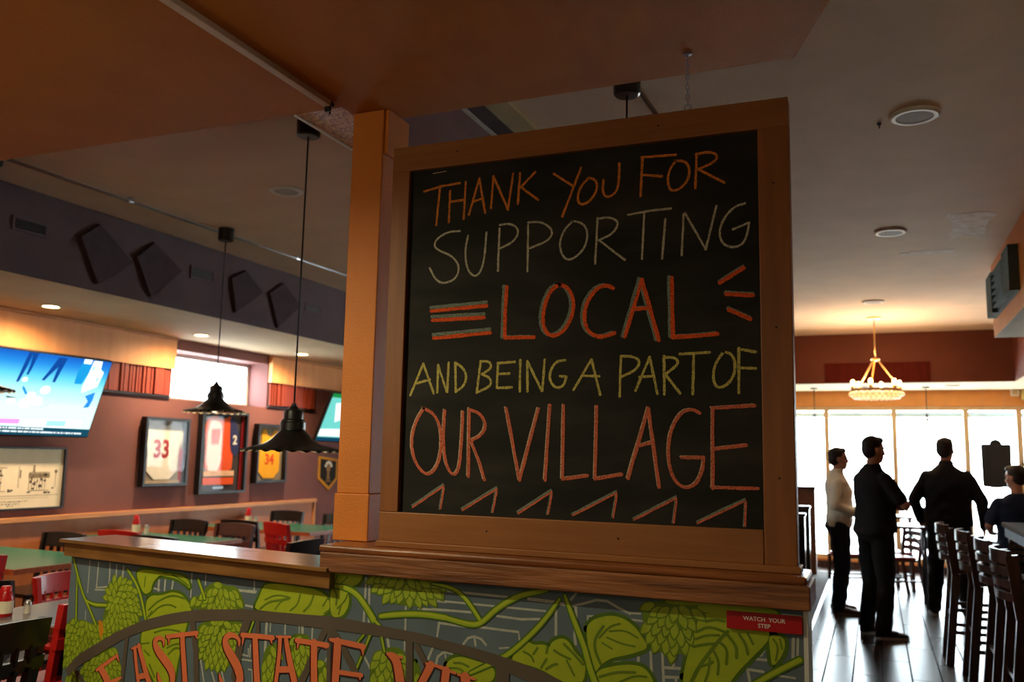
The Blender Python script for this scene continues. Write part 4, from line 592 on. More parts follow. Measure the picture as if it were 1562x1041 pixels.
def game(b, w, h):
    cols = [((215, 250, 246), 1.05), ((24, 100, 196), .85), ((40, 140, 222), 1.0), ((96, 208, 240), 1.05), ((176, 238, 248), 1.05), ((20, 80, 170), .75), ((240, 255, 255), 1.25), ((28, 150, 215), 1.0), ((24, 84, 108), .7), ((244, 150, 216), 1.1), ((168, 226, 226), 1.0), ((36, 60, 66), .5)]
    ms = [emis('screen_tone_%s' % n, c, e*1.3) for n, (c, e) in zip(('mint', 'blue', 'azure', 'cyan', 'pale', 'deep', 'white', 'teal', 'navy', 'pink', 'aqua', 'dark'), cols)]
    def uv(cx, cy):
        px, py = cx/5.785, 500+cy/5.785; t = 530+.133*px; q = 663+.03*px; return (.28+.72*px/165, (py-t)/(q-t))
    def P(pts, m, k=1): b.poly([((max(0, min(1, x))-.5)*w, -.002-.0006*k, (.5-max(0, min(1, y)))*h) for x, y in pts], m)
    def R(x0, y0, x1, y1, m, k=1): P([(x0, y0), (x1, y0), (x1, y1), (x0, y1)], m, k)
    def D(pts, m, k=1): P([uv(*p) for p in pts], m, k)
    R(0, 0, 1, 1, 0, 0)
    keys = ((0, (24, 96, 196)), (.12, (40, 140, 222)), (.26, (96, 208, 240)), (.42, (176, 238, 248)), (.6, (215, 250, 246)))
    for i in range(24):
        v = (i+.5)*.6/24; k = max(j for j in range(4) if keys[j][0] <= v); f = (v-keys[k][0])/(keys[k+1][0]-keys[k][0])
        ms.append(emis('screen_band_%d' % i, tuple(a*(1-f)+c*f for a, c in zip(keys[k][1], keys[k+1][1])), 1.25)); R(0, i*.6/24, 1, (i+1)*.6/24, len(ms)-1, 1)
    for q in ([(80, 180), (120, 190), (100, 330), (70, 460), (45, 462), (62, 320)], [(118, 190), (175, 190), (155, 330), (140, 395), (118, 395), (128, 300)], [(380, 240), (440, 250), (400, 330), (330, 420), (310, 452), (280, 446), (330, 350)], [(410, 240), (470, 250), (440, 380), (420, 470), (392, 466), (400, 360)]): D(q, 5, 2)
    D([(648, 262), (740, 268), (735, 380), (700, 490), (620, 485), (618, 380)], 7, 2); D([(650, 255), (735, 262), (730, 310), (650, 300)], 6, 3)
    D([(755, 280), (850, 290), (855, 360), (900, 390), (880, 520), (730, 570), (715, 520), (740, 400)], 6, 2); D([(840, 440), (870, 430), (868, 470), (835, 470)], 10, 3); D([(760, 330), (790, 330), (785, 370), (758, 370)], 10, 3)
    D([(780, 600), (880, 568), (880, 640), (860, 706), (800, 708), (830, 650)], 2, 2)
    for x, y, r in ((230, 590, 45), (350, 540, 50), (200, 660, 60), (120, 440, 28), (300, 640, 55), (60, 640, 40)): D([(x+r*math.cos(a), y+r*.8*math.sin(a)) for a in [PI*k/6 for k in range(12)]], 6, 3)
    D([(120, 495), (150, 520), (190, 575), (170, 580), (125, 525)], 7, 4); D([(0, 590), (110, 612), (60, 612), (0, 605)], 11, 4); D([(345, 705), (440, 662), (440, 668), (350, 709)], 10, 4)
    D([(0, 800), (200, 805), (200, 850), (0, 845)], 9, 4); D([(230, 810), (840, 820), (835, 890), (230, 875)], 6, 4); D([(470, 822), (670, 825), (668, 875), (468, 870)], 10, 5)
    R(0, .90, 1, 1, 8, 6)
    rr = random.Random(2)
    for v, x0, x1 in ((.91, .2, .62), (.95, .05, .93)):
        x = x0
        while x < x1:
            q = rr.uniform(.004, .011); R(x, v, x+q, v+.02, 6, 7); x += q+rr.choice((.003, .003, .009))
    return ms
def green_game(b, w, h):
    ms = [emis('screen_aqua', (120, 225, 215), 1.0), emis('screen_green_bar', (30, 150, 70), .9), emis('screen_white', (245, 255, 255), 1.2), emis('screen_navy_bar', (20, 80, 110), .8), emis('screen_cyan', (60, 200, 230), 1.0)]
    def P(pts, m, k=1): b.poly([((x-.5)*w, -.002-.0006*k, (.5-y)*h) for x, y in pts], m)
    P([(0, 0), (1, 0), (1, 1), (0, 1)], 0, 0); P([(0, 0), (1, 0), (1, .08), (0, .08)], 1); P([(0, .92), (1, .92), (1, 1), (0, 1)], 3); P([(0, .75), (1, .7), (1, .9), (0, .9)], 2)
    P([(.1, .2), (.3, .15), (.35, .5), (.2, .6)], 2, 2); P([(.5, .3), (.8, .2), (.9, .5), (.55, .55)], 4, 2); return ms
tv(-6.525, 5.275, 1.985, 1.28, .715, PI/2, math.radians(19), 'large television at the left edge of the photo showing a blue and white sports game', game)
tv(-6.46, 10.02, 2.0, 1.1, .66, PI/2-.12, math.radians(24), 'television with a green and aqua picture, half hidden behind the post', green_game)
def picture(name, y0, y1, z0, z1, label, cat, group, inner, fw=.028, depth=.075, fcol=None, bg=None, glazed=True):
    t = thing(name, label, cat, (XL, (y0+y1)/2, z0), 0, group); X0 = XL+.001; X1 = XL+depth
    b = W(t); b.box(X0, X1, y0, y1, z0, z0+fw).box(X0, X1, y0, y1, z1-fw, z1).box(X0, X1, y0, y0+fw, z0+fw, z1-fw).box(X0, X1, y1-fw, y1, z0+fw, z1-fw); b.build('frame', fcol or BLACKP, t, bevel=.003)
    b = W(t); b.box(X0, X0+.012, y0+fw, y1-fw, z0+fw, z1-fw); b.build('backing_board', bg or mat('taupe_mat_board', (150, 138, 118), rough=0.9), t)
    iw, ih = y1-y0-2*fw, z1-z0-2*fw
    def Q(u, v, off): return (X0+.012+off, y0+fw+u*iw, z0+fw+(1-v)*ih)
    inner(t, Q, iw, ih)
    if glazed:
        b = W(t); b.box(X1-.012, X1-.009, y0+fw, y1-fw, z0+fw, z1-fw); b.build('glazing', PGLASS, t)
    return t
TX = Matrix(((0, 0, 1, 0), (1, 0, 0, 0), (0, 1, 0, 0), (0, 0, 0, 1)))   # text plane facing +X
def shape(t, Q, name, pts, m, off, th=.004, smooth=True, label=None, parent=None):
    b = W(t); p = chaikin(pts, True, 1) if smooth else pts; b.prism([Q(u, v, off) for u, v in p], (th, 0, 0)); o = b.build(name, m, t)
    if label: o['label'] = label
    return o
def number(t, Q, txt, u, v, size, m, off, sx=1.0, on=None):
    b = W(t); b.text(txt, size, Matrix.Translation(Q(u, v, off)) @ TX, depth=.002, bold=size*.035, sx=sx); return b.build('jersey_number', m, on or t)
JW = mat('cream_white_jersey', (236, 230, 214), rough=0.9, var=0.03, scale=20); JRED = mat('red_jersey_trim', (160, 26, 40), rough=0.8); JY = mat('yellow_jersey', (246, 176, 34), rough=0.85, var=0.03); JO = mat('orange_jersey', (232, 82, 22), rough=0.85, var=0.04); JN = mat('navy_jersey', (34, 44, 92), rough=0.85)
SIL = mat('silver_frame_paint', (120, 128, 132), rough=0.3, metal=0.5)
TANK = [(.18, .1), (.34, .04), (.40, .16), (.5, .2), (.6, .16), (.66, .04), (.82, .1), (.80, .3), (.88, .42), (.90, .96), (.10, .96), (.12, .42), (.20, .3)]
def in33(t, Q, w, h):
    shape(t, Q, 'red_mat', [(0, .45), (.08, .45), (.08, .96), (.92, .96), (.92, .45), (1, .45), (1, 1), (0, 1)], JRED, .001, .002, False)
    j = shape(t, Q, 'jersey', [(.06, .06), (.3, .0), (.42, .07), (.55, .09), (.66, .05), (.72, .0), (.96, .06), (.98, .36), (.86, .4), (.87, .94), (.10, .94), (.12, .4), (.02, .36)], JW, .004, .006, True, 'cream white jersey'); number(t, Q, '33', .44, .47, .25, JRED, .0115, .9, j)
    shape(t, Q, 'bottom_plate', [(.05, .955), (.95, .955), (.95, 1), (.05, 1)], mat('brass_plate', (168, 140, 84), rough=0.4), .003, .004, False)
picture('framed_jersey', 6.655, 7.257, 1.175, 1.868, 'framed white jersey with red number 33, leftmost of the framed jerseys', 'framed jersey', 'framed jerseys on the plum wall', in33, fcol=None)
def in2(t, Q, w, h):
    shape(t, Q, 'jersey', [(.10, .08), (.34, .02), (.42, .06), (.58, .06), (.66, .02), (.74, .06), (.86, .40), (.78, .44), (.76, .80), (.14, .80), (.14, .4)], JO, .004, .006, True, 'orange jersey body')
    shape(t, Q, 'painted_reflection', [(.16, .1), (.40, .08), (.50, .2), (.48, .78), (.16, .78)], JW, .011, .002, True)  # white left half stands for a reflection in the glazing
    j = shape(t, Q, 'sleeve', [(.66, .02), (.78, .06), (.92, .30), (.90, .52), (.80, .56), (.70, .46), (.68, .2)], JN, .011, .003, True, 'navy sleeve')
    number(t, Q, '2', .80, .34, .14, JW, .0145, 1.0, j)
    shape(t, Q, 'red_patch', [(.24, .2), (.46, .19), (.42, .4), (.24, .4)], mat('faded_red_patch', (206, 110, 110), rough=0.9), .0135, .001, False)
    shape(t, Q, 'hem_band', [(.12, .74), (.82, .74), (.82, .81), (.12, .81)], mat('peach_hem_band', (238, 190, 150), rough=0.9), .011, .003, False)
    shape(t, Q, 'lower_strip', [(.12, .83), (.82, .83), (.82, .92), (.12, .92)], JO, .006, .005, False); shape(t, Q, 'plaque', [(.36, .945), (.6, .945), (.6, .975), (.36, .975)], SIL, .003, .003, False)
    shape(t, Q, 'red_side_strip', [(.955, .0), (1, .0), (1, 1), (.955, 1)], JRED, .003, .02, False)
picture('framed_jersey', 7.44, 8.19, 1.075, 1.978, 'tallest framed jersey, orange with a navy sleeve and painted white reflection, behind the far pendant', 'framed jersey', 'framed jerseys on the plum wall', in2, bg=mat('charcoal_mat_board', (58, 54, 54), rough=0.9))
def in34(t, Q, w, h):
    j = shape(t, Q, 'jersey', TANK, JY, .004, .006, True, 'yellow sleeveless jersey'); number(t, Q, '34', .5, .62, .17, mat('orange_red_number', (220, 74, 22), rough=0.8), .0115, 1.0, j)
    b = W(t); b.text('34', .06, Matrix.Translation(Q(.5, .36, .0115)) @ TX, depth=.002, bold=.002); b.build('name_mark', JO, t) if False else None
    shape(t, Q, 'name_band', [(.36, .34), (.5, .31), (.64, .34), (.64, .38), (.5, .35), (.36, .38)], JO, .0115, .001, False)
picture('framed_jersey', 8.378, 8.94, 1.175, 1.868, 'framed yellow sleeveless jersey with number 34, right of the tallest frame', 'framed jersey', 'framed jerseys on the plum wall', in34)
def sketch(t, Q, w, h):
    INK = mat('grey_ink_wash', (158, 140, 114), rough=0.9, var=0.2, scale=30); DK = mat('dark_ink', (84, 74, 62), rough=0.9, var=0.2, scale=40)
    r = random.Random(9); b = W(t); d = W(t)
    def R(mb, u0, v0, u1, v1, k=.001): mb.poly([Q(u0, v0, k), Q(u1, v0, k), Q(u1, v1, k), Q(u0, v1, k)])
    # row of shop fronts, chimneys, parked cars and street lamps in ink
    for u0, u1, v0 in ((.02, .22, .3), (.25, .44, .26), (.46, .58, .32), (.745, .90, .40)):
        for a in range(int((u1-u0)/.02)):
            u = u0+a*.02; R(b, u, v0, u+.004, .72)
        R(b, u0, v0, u1, v0+.012); R(b, u0, .71, u1, .72)
        for a in range(14):
            u = r.uniform(u0, u1-.03); v = r.uniform(v0+.02, .62); R(d, u, v, u+r.uniform(.008, .025), v+r.uniform(.01, .05), .0014)
    R(b, .74, .42, .90, .50); R(b, .77, .28, .785, .40); R(b, .665, .3, .67, .66); R(d, .675, .36, .683, .5, .0014); R(b, .945, .36, .949, .66); b.poly([Q(.947+.012*math.cos(a), .39+.03*math.sin(a), .001) for a in [PI*k/5 for k in range(10)]])
    for a in range(16):
        u = r.uniform(.05, .95); v = r.uniform(.66, .74); R(d, u, v, u+r.uniform(.01, .03), v+r.uniform(.015, .03), .0014)
    R(b, .02, .79, .98, .797); R(b, .1, .83, .9, .834)
    for v, a0, a1 in ((.88, .52, .74), (.92, .56, .68), (.95, .60, .64)):   # illegible handwriting under the drawing
        u = a0
        while u < a1: R(d, u, v, u+r.uniform(.004, .01), v+r.uniform(.008, .02), .0014); u += r.uniform(.008, .018)
    b.build('ink_drawing', INK, t); d.build('ink_accents', DK, t)
picture('framed_sketch', 4.45, 5.787, 1.01, 1.546, 'wide framed ink sketch of a street with buildings under the big television', 'picture', None, sketch, fw=.016, depth=.035, bg=mat('cream_drawing_paper', (250, 236, 208), rough=0.9, var=0.03), glazed=False)
# pennant shaped banner
t = thing('pennant', 'small black and gold pointed pennant banner with a trophy-like emblem beside the post', 'pennant', (XL, 9.92, 1.05))
b = W(t); b.prism([(XL+.002, y, z) for y, z in ((9.70, 1.50), (10.14, 1.46), (10.14, 1.19), (9.95, 1.045), (9.70, 1.20))], (.01, 0, 0)); b.build('gold_border', mat('gold_felt', (206, 140, 40), rough=0.9), t)
b = W(t); b.prism([(XL+.012, y, z) for y, z in ((9.74, 1.465), (10.10, 1.43), (10.10, 1.21), (9.95, 1.10), (9.74, 1.22))], (.003, 0, 0)); b.build('black_field', mat('black_felt', (38, 32, 30), rough=0.95), t)
b = W(t)
for k in range(5):
    a = PI*(.15+.175*k); b.prism([(XL+.015, 9.92+r*math.cos(a+da)*.9, 1.335+r*math.sin(a+da)) for r, da in ((.06, -.2), (.10, -.22), (.105, .22), (.06, .2))], (.002, 0, 0))
b.build('cream_fan', JW, t)
b = W(t); b.prism([(XL+.015, 9.92+.045*math.cos(a), 1.335+.05*math.sin(a)) for a in [PI*k/8 for k in range(16)]], (.002, 0, 0)); b.prism([(XL+.015, y, z) for y, z in ((9.90, 1.29), (9.94, 1.29), (9.955, 1.19), (9.885, 1.19))], (.002, 0, 0)); b.box(XL+.015, XL+.017, 9.86, 9.98, 1.16, 1.175); b.build('emblem', mat('tan_emblem', (150, 112, 70), rough=0.9), t)

# ------------------------------------------------------------------ dining tables and chairs
def table(x0, x1, y0, y1, label, top, rz=0.0):
    cx, cy = (x0+x1)/2, (y0+y1)/2; t = thing('dining_table', label, 'table', (cx, cy, 0), rz, 'dining tables by the left wall'); hx, hy = (x1-x0)/2, (y1-y0)/2
    b = MB(); b.box(-hx+.012, hx-.012, -hy+.012, hy-.012, .735, .761); b.build('tabletop', top, t)
    b = MB(); b.box(-hx, hx, -hy, -hy+.012, .725, .76).box(-hx, hx, hy-.012, hy, .725, .76).box(-hx, -hx+.012, -hy+.012, hy-.012, .725, .76).box(hx-.012, hx, -hy+.012, hy-.012, .725, .76); b.build('edge_band', TRIMT, t)
    b = MB(); b.tube([(0, 0, .05), (0, 0, .735)], .04, 16); b.box(-.25, .25, -.03, .03, .715, .735); b.build('pedestal', BLACKM, t)
    b = MB(); b.lathe([(0, 0), (.26, 0), (.26, .015), (.06, .05), (0, .05)], n=28); b.build('base', BLACKM, t); return t
table(-6.60, -5.12, 4.12, 4.97, 'green-topped dining table at the left edge, under the big television', GREENT, math.radians(-2))
table(-6.62, -5.30, 5.70, 6.50, 'middle green-topped dining table below the white 33 jersey', GREENT)
table(-6.62, -5.16, 7.33, 8.16, 'farthest green-topped dining table, below the yellow jersey', GREENT)
table(-3.94, -3.38, 2.55, 3.90, 'grey-topped table nearest the camera at the lower left, with ketchup on it', LILACT)
def make_chair():
    t = thing('dining_chair', 'x', 'chair', (0, 0, 0), 0, 'slat-back dining chairs')
    m = BLKCH
    b = MB(); b.box(-.215, .215, -.19, .22, .435, .465); b.build('seat', m, t, bevel=.008)
    for sx in (-1, 1):
        b = MB(); b.beam((sx*.195, -.235, 0), (sx*.195, -.185, .45), .035, .03, 0, (1, 0, 0)); b.beam((sx*.195, -.185, .45), (sx*.205, -.255, .86), .035, .03, 0, (1, 0, 0)); b.build('rear_leg', m, t)
        b = MB(); b.beam((sx*.19, .20, 0), (sx*.19, .19, .437), .035, .035, 0, (1, 0, 0)); b.build('front_leg', m, t)
        b = MB(); b.beam((sx*.193, -.215, .17), (sx*.19, .195, .17), .02, .025); b.build('side_stretcher', m, t)
    def bowed(z0, z1, dy0, dy1, bow=.03, crown=0.0):
        b = MB(); n = 8; vs = []
        for i in range(n+1):
            x = -.222+.444*i/n; c = 1-(2*i/n-1)**2
            for z, dy in ((z0, dy0), (z1+crown*c, dy1)):
                y = -.255-bow*c+dy; vs += [(x, y, z), (x, y-.024, z)]
        fs = []
        for i in range(n):
            a, d = i*4, i*4+4
            fs += [(a, d, d+2, a+2), (a+1, a+3, d+3, d+1), (a, a+1, d+1, d), (a+2, d+2, d+3, a+3)]
        fs += [(0, 2, 3, 1), (n*4, n*4+1, n*4+3, n*4+2)]
        return b.add(vs, fs)
    bowed(.755, .862, .02, 0, crown=.012).build('crest_rail', m, t, auto=True); bowed(.665, .715, .032, .024).build('back_rail', m, t, auto=True); bowed(.49, .525, .062, .056).build('lower_rail', m, t, auto=True)
    for i in range(5):
        x = -.14+.07*i; c = 1-(x/.222)**2; b = MB(); b.beam((x, -.205-.03*c, .51), (x, -.245-.03*c, .68), .034, .012, 0, (1, 0, 0)); b.beam((x*.97, -.243-.03*c, .70), (x*.97, -.25-.03*c, .77), .03, .012, 0, (1, 0, 0)); b.build('slat', m, t)
    return t
chair0 = make_chair(); used = []
def chair(x, y, face, col, label, sc_=1.0, turn=0.0):   # (x,y) is the middle of the crest rail
    rz = {'+x': -PI/2, '-x': PI/2, '+y': 0, '-y': PI}[face]+turn; f = Vector((-math.sin(rz), math.cos(rz), 0)); p = Vector((x, y, 0))+f*.265*sc_
    if col == 'black' and not used:
        used.append(1); chair0.location = p; chair0.rotation_euler = (0, 0, rz); chair0['label'] = label; return chair0
    sw = {'black': None, 'red': {'black_chair_paint': 'red_chair_paint'}, 'brown': {'black_chair_paint': 'dark_brown_chair_paint'}}[col]
    return dup(chair0, p, rz, label, None, sc_, sw)
chair(-3.13, 2.46, '-x', 'black', 'nearest black slat-back chair, in the lower left corner of the photo')
chair(-3.315, 3.12, '-x', 'red', 'red chair whose post edge shows beside the left end of the mural')
chair(-4.53, 3.95, '+x', 'red', 'red chair beyond the grey-topped table, left of the mural', .92)
chair(-4.55, 3.42, '+x', 'black', 'black chair beyond the grey-topped table at the left edge', .92)
chair(-5.12, 3.80, '-x', 'red', 'red chair cut by the left edge, before the left green-topped table')
chair(-6.02, 5.23, '-y', 'black', 'black chair behind the left green-topped table')
chair(-5.84, 5.60, '+y', 'red', 'red chair top just showing over the wall cap, left of the ketchup bottle')
chair(-5.28, 5.42, '+y', 'black', 'low black chair top over the wall cap, right of the ketchup bottle')
chair(-6.2, 6.82, '-y', 'black', 'black chair behind the middle green-topped table')
chair(-5.56, 6.72, '-y', 'brown', 'dark brown chair at the right end of the middle green-topped table')
chair(-5.82, 7.08, '+y', 'black', 'black chair before the farthest table, left of its ketchup bottle')
chair(-5.36, 7.05, '+y', 'red', 'bright red upright chair before the farthest green-topped table', 1.0, -.4)
chair(-6.28, 8.48, '-y', 'black', 'black chair behind the farthest green-topped table')
chair(-5.52, 8.42, '-y', 'black', 'black chair at the right of the farthest table, partly behind the post')
chair(-4.12, 5.82, '-x', 'black', 'black chair with a pale sheen on its curved top, close to the post')
chair(-4.28, 5.15, '-x', 'red', 'low red chair top over the wall cap, below the bright red upright chair', .97, -.4)
def ketchup(x, y, label):
    t = thing('ketchup_bottle', label, 'bottle', (x, y, .761), 0, 'ketchup bottles on the dining tables')
    b = MB(); b.lathe([(0, 0), (.03, 0), (.034, .01), (.034, .10), (.026, .135), (.022, .145), (0, .145)], n=20); bb = b.build('bottle_body', mat('ketchup_red_plastic', (176, 18, 22), rough=0.3), t, auto=True)
    b = MB(); b.lathe([(0, .1455), (.024, .1455), (.022, .166), (.018, .172), (0, .173)], n=16); b.build('cap', mat('red_cap_plastic', (206, 24, 28), rough=0.35) , t, auto=True)
    b = MB(); vs = [((.0352)*math.cos(a), .0352*math.sin(a), z) for z in (.02, .09) for a in [-2.6+3.4*k/10 for k in range(11)]]; b.add(vs, [(i, i+1, i+12, i+11) for i in range(10)]); b.build('paper_label', mat('cream_label_paper', (226, 214, 190), rough=0.8), bb)
    return t
def shaker(x, y, label, h=.085):
    t = thing('salt_shaker', label, 'shaker', (x, y, .761), 0, 'shakers on the dining tables')
    b = MB(); b.lathe([(0, 0), (.02, 0), (.022, .01), (.019, .05), (.021, .058), (0, .058)], n=16); b.build('glass_body', mat('salt_glass', (216, 210, 200), rough=0.2), t, auto=True)
    b = MB(); b.lathe([(0, .0585), (.022, .0585), (.022, .07), (.012, h), (0, h)], n=16); b.build('metal_cap', STEEL, t, auto=True)
    return t
k_ = ketchup(-3.78, 2.985, 'ketchup bottle with a pale label on the nearest grey-topped table'); k_.scale = (1.05, 1.05, .80); k_ = shaker(-3.76, 3.09, 'small shaker beside the nearest ketchup bottle'); k_.scale = (.8, .8, .7)
ketchup(-6.36, 6.30, 'red ketchup bottle on the middle green-topped table'); shaker(-6.30, 6.37, 'pale shaker right of the ketchup on the middle table'); 
ketchup(-6.29, 7.80, 'red ketchup bottle on the farthest green-topped table'); shaker(-6.22, 7.83, 'pale shaker right of the ketchup on the farthest table')
# ------------------------------------------------------------------ right side: ceiling lamps
t = thing('chandelier', 'glowing wagon-wheel ring chandelier hanging before the front windows', 'chandelier', (.04, 11.3, 2.33))
BRASS = mat('aged_brass', (196, 150, 90), rough=0.35, metal=0.8, var=0.05); cx, cy = .04, 11.3
b = W(t); b.lathe([(0, 3.26), (.05, 3.265), (.09, 3.285), (.09, 3.2995), (0, 3.2995)], (cx, cy, 0), n=28); b.build('ceiling_canopy', BRASS, t, auto=True)
b = W(t); b.tube([(cx, cy, 3.262), (cx, cy, 2.80)], .007, 8); b.build('chain_rod', BRASS, t, smooth=True)
b = W(t); b.lathe([(0, 2.765), (.04, 2.77), (.055, 2.785), (.04, 2.80), (0, 2.81)], (cx, cy, 0), n=24); b.build('hub', BRASS, t, auto=True)
for k in range(3):
    a = PI/2+2*PI*k/3+.25; b = W(t); b.beam((cx+.03*math.cos(a), cy+.03*math.sin(a), 2.775), (cx+.27*math.cos(a), cy+.27*math.sin(a), 2.43), .016, .016); b.build('arm', BRASS, t)
b = W(t); b.lathe([(.255, 2.395), (.285, 2.395), (.285, 2.43), (.255, 2.43), (.255, 2.395)], (cx, cy, 0), n=48); b.build('ring', wood('chandelier_ring_wood', (226, 178, 116), (196, 146, 86), 'x', rough=0.5), t)
BG = emis('chandelier_bulb', (255, 196, 110), 60); FR = mat('glowing_bead_glass', (250, 226, 180), rough=0.2, emit=(255, 206, 130), estr=.8)  # beads are no lamps; their cream glow is added as emission
for k in range(6):
    a = 2*PI*k/6+.3; px, py = cx+.27*math.cos(a), cy+.27*math.sin(a)
    b = W(t); b.lathe([(0, 2.43), (.022, 2.43), (.022, 2.455), (.014, 2.46), (.014, 2.47), (0, 2.47)], (px, py, 0), n=14); o = b.build('candle_socket', BRASS, t, auto=True)
    b = W(t); b.ell((px, py, 2.505), (.022, .022, .034), n=12, k=8); b.build('bulb', BG, o, smooth=True); point('chandelier_light', (px*1.0, py, 2.56), 12, WARM, .03)
b = W(t)
for k in range(26):
    a = 2*PI*k/26; b.ell((cx+.28*math.cos(a), cy+.28*math.sin(a), 2.37), (.032, .032, .028), n=8, k=6); b.ell((cx+.245*math.cos(a+.12), cy+.245*math.sin(a+.12), 2.335), (.028, .028, .024), n=8, k=6)
b.build('glass_beads', FR, t, smooth=True)
def far_pendant(x, y, label):
    t = thing('pendant_lamp', label, 'pendant lamp', (x, y, 2.1), 0, 'small glass pendants at the front windows')
    b = W(t); b.lathe([(0, 2.60), (.05, 2.60), (.05, 2.6195), (0, 2.6195)], (x, y, 0), n=20); b.build('canopy', BLACKM, t)
    b = W(t); b.tube([(x, y, 2.601), (x, y, 2.24)], .006, 6); b.lathe([(0, 2.24), (.02, 2.235), (.02, 2.2), (0, 2.2)], (x, y, 0), n=12); b.build('cord', BLACKP, t)
    b = W(t); b.lathe([(.02, 2.205), (.05, 2.17), (.075, 2.10), (.073, 2.10), (.048, 2.168), (.018, 2.2), (.02, 2.205)], (x, y, 0), n=24); b.build('glass_shade', WGLASS, t, smooth=True)
    b = W(t); b.ell((x, y, 2.165), (.02, .02, .03), n=10, k=8); b.build('bulb', mat('unlit_bulb_glass', (120, 110, 100), rough=0.1), t, smooth=True)
far_pendant(-.79, 13.4, 'small hanging lamp at the windows close to the chalkboard frame'); far_pendant(.685, 13.4, 'small hanging lamp at the windows right of the chandelier')
for x, lb in ((-.15, 'small ceiling grille in the cream soffit left of the chandelier'), (1.0, 'small ceiling grille in the cream soffit right of the chandelier')):
    t = thing('soffit_vent', lb, 'vent', (x, 13.2, 2.61), 0, 'grilles in the cream soffit'); b = W(t); b.box(x-.1, x+.1, 13.1, 13.3, 2.612, 2.6195); b.build('vent_frame', WHITEP, t)
    b = W(t)
    for k in range(6): b.beam((x-.085, 13.12+.03*k, 2.611), (x+.085, 13.12+.03*k, 2.611), .012, .003)
    b.build('louvres', mat('grey_louvre', (120, 112, 100), rough=0.6), t)
# acoustic diffuser on the bar bulkhead
t = thing('acoustic_diffuser', 'grey-green slotted acoustic diffuser box on the orange bar bulkhead', 'acoustic panel', (.95, 7.8, 2.80))
DG = mat('grey_green_foam', (70, 84, 78), rough=0.85, var=0.1, scale=20); y0, y1, z0, z1 = 7.05, 8.40, 2.80, 3.14
b = W(t); b.box(.975, .999, y0, y1, z0, z1); b.build('back_panel', DG, t)
b = W(t); 
for yy in (7.05, 7.12, 7.19, 7.26, 7.33): b.box(.93-.0*yy, .975, yy, yy+.045, z0, z1)
b.build('ribbed_block', DG, t)
b = W(t)
for yy in (8.06, 8.13, 8.20, 8.27, 8.34): b.box(.93, .975, yy, yy+.045, z0, z1)
b.build('ribbed_block', DG, t)
b = W(t)
for k in range(6):
    z = z0+.03+k*.055; b.prism([(.975, 7.42, z), (.925, 7.42, z), (.975, 7.42, z+.04)], (0, .60, 0))
b.build('wedge_rows', DG, t)
# emergency light on the front wall
t = thing('emergency_light', 'small white emergency light unit high on the front wall at the right edge', 'light', (1.85, 13.95, 2.5))
b = W(t); b.box(1.80, 1.90, 14.02, 14.099, 2.53, 2.62); b.build('housing', WHITEP, t, bevel=.004); b = W(t); b.box(1.815, 1.885, 14.012, 14.019, 2.545, 2.605); b.build('lamp_face', mat('amber_lamp_glass', (190, 160, 110), rough=0.2), t)
b = W(t); b.box(1.93, 2.0, 14.03, 14.099, 2.47, 2.64); b.box(1.9, 1.93, 14.06, 14.09, 2.56, 2.59); b.build('battery_box', mat('yellowed_plastic', (206, 186, 120), rough=0.5), t, bevel=.004)
# clipboard-shaped sign at the windows
t = thing('clipboard_sign', 'large black clipboard-shaped sign with a rounded clip hanging in the right window', 'sign', (1.555, 13.9, 1.25))
b = W(t); b.prism(chaikin([(1.372, 13.885, 1.845), (1.748, 13.885, 1.845), (1.735, 13.885, 1.25), (1.375, 13.885, 1.25)], True, 0) if False else [(1.372, 13.885, 1.83), (1.39, 13.885, 1.848), (1.735, 13.885, 1.848), (1.75, 13.885, 1.83), (1.738, 13.885, 1.27), (1.72, 13.885, 1.25), (1.40, 13.885, 1.25), (1.38, 13.885, 1.27)], (0, .02, 0)); b.build('board', mat('black_board', (30, 30, 32), rough=0.6), t)
b = W(t); b.prism([(1.56+.075*math.cos(a), 13.875, 1.845+.07*math.sin(a)) for a in [PI*k/12 for k in range(13)]]+[(1.46, 13.875, 1.82), (1.66, 13.875, 1.82)][::1], (0, .04, 0)); b.build('clip', BLACKM, t)
b = W(t); b.box(1.47, 1.60, 13.883, 13.9, 1.238, 1.25); b.build('bottom_lip', WHITEP, t)
b = W(t); b.tube([(1.42, 13.895, 1.845), (1.42, 13.895, 2.62)], .0015, 5); b.tube([(1.70, 13.895, 1.845), (1.70, 13.895, 2.62)], .0015, 5); b.build('hanging_wires', STEEL, t)
# ------------------------------------------------------------------ booths on the platform
VINYL = mat('dark_green_black_vinyl', (40, 44, 42), rough=0.3, coat=0.3, var=0.15, scale=6); BOOTHW = wood('dark_booth_wood', (64, 46, 34), (40, 28, 22), 'z', rough=0.3, coat=0.5)
def booth(y, zt, label, flip=1):
    t = thing('booth_bench', label, 'bench', (-1.25, y, .15), 0, 'booth benches on the platform')
    b = W(t); b.box(-1.96, -.64, y-.045, y+.045, .151, zt-.03); b.build('back_frame', BOOTHW, t, bevel=.006)
    b = W(t); b.box(-1.97, -.63, y-.055, y+.055, zt-.03, zt); b.build('top_rail', BOOTHW, t, bevel=.008)
    b = W(t); b.box(-1.92, -.68, y+flip*.05 if flip > 0 else y-.13, y+.13 if flip > 0 else y-.05, .62, zt-.08); b.build('back_cushion', VINYL, t, bevel=.02)
    s0, s1 = (y+.05, y+.55) if flip > 0 else (y-.55, y-.05); b = W(t); b.box(-1.92, -.68, s0, s1, .50, .61); b.build('seat_cushion', VINYL, t, bevel=.03)
    b = W(t); b.box(-1.92, -.70, s0, s1, .151, .50); b.build('seat_base', BOOTHW, t)
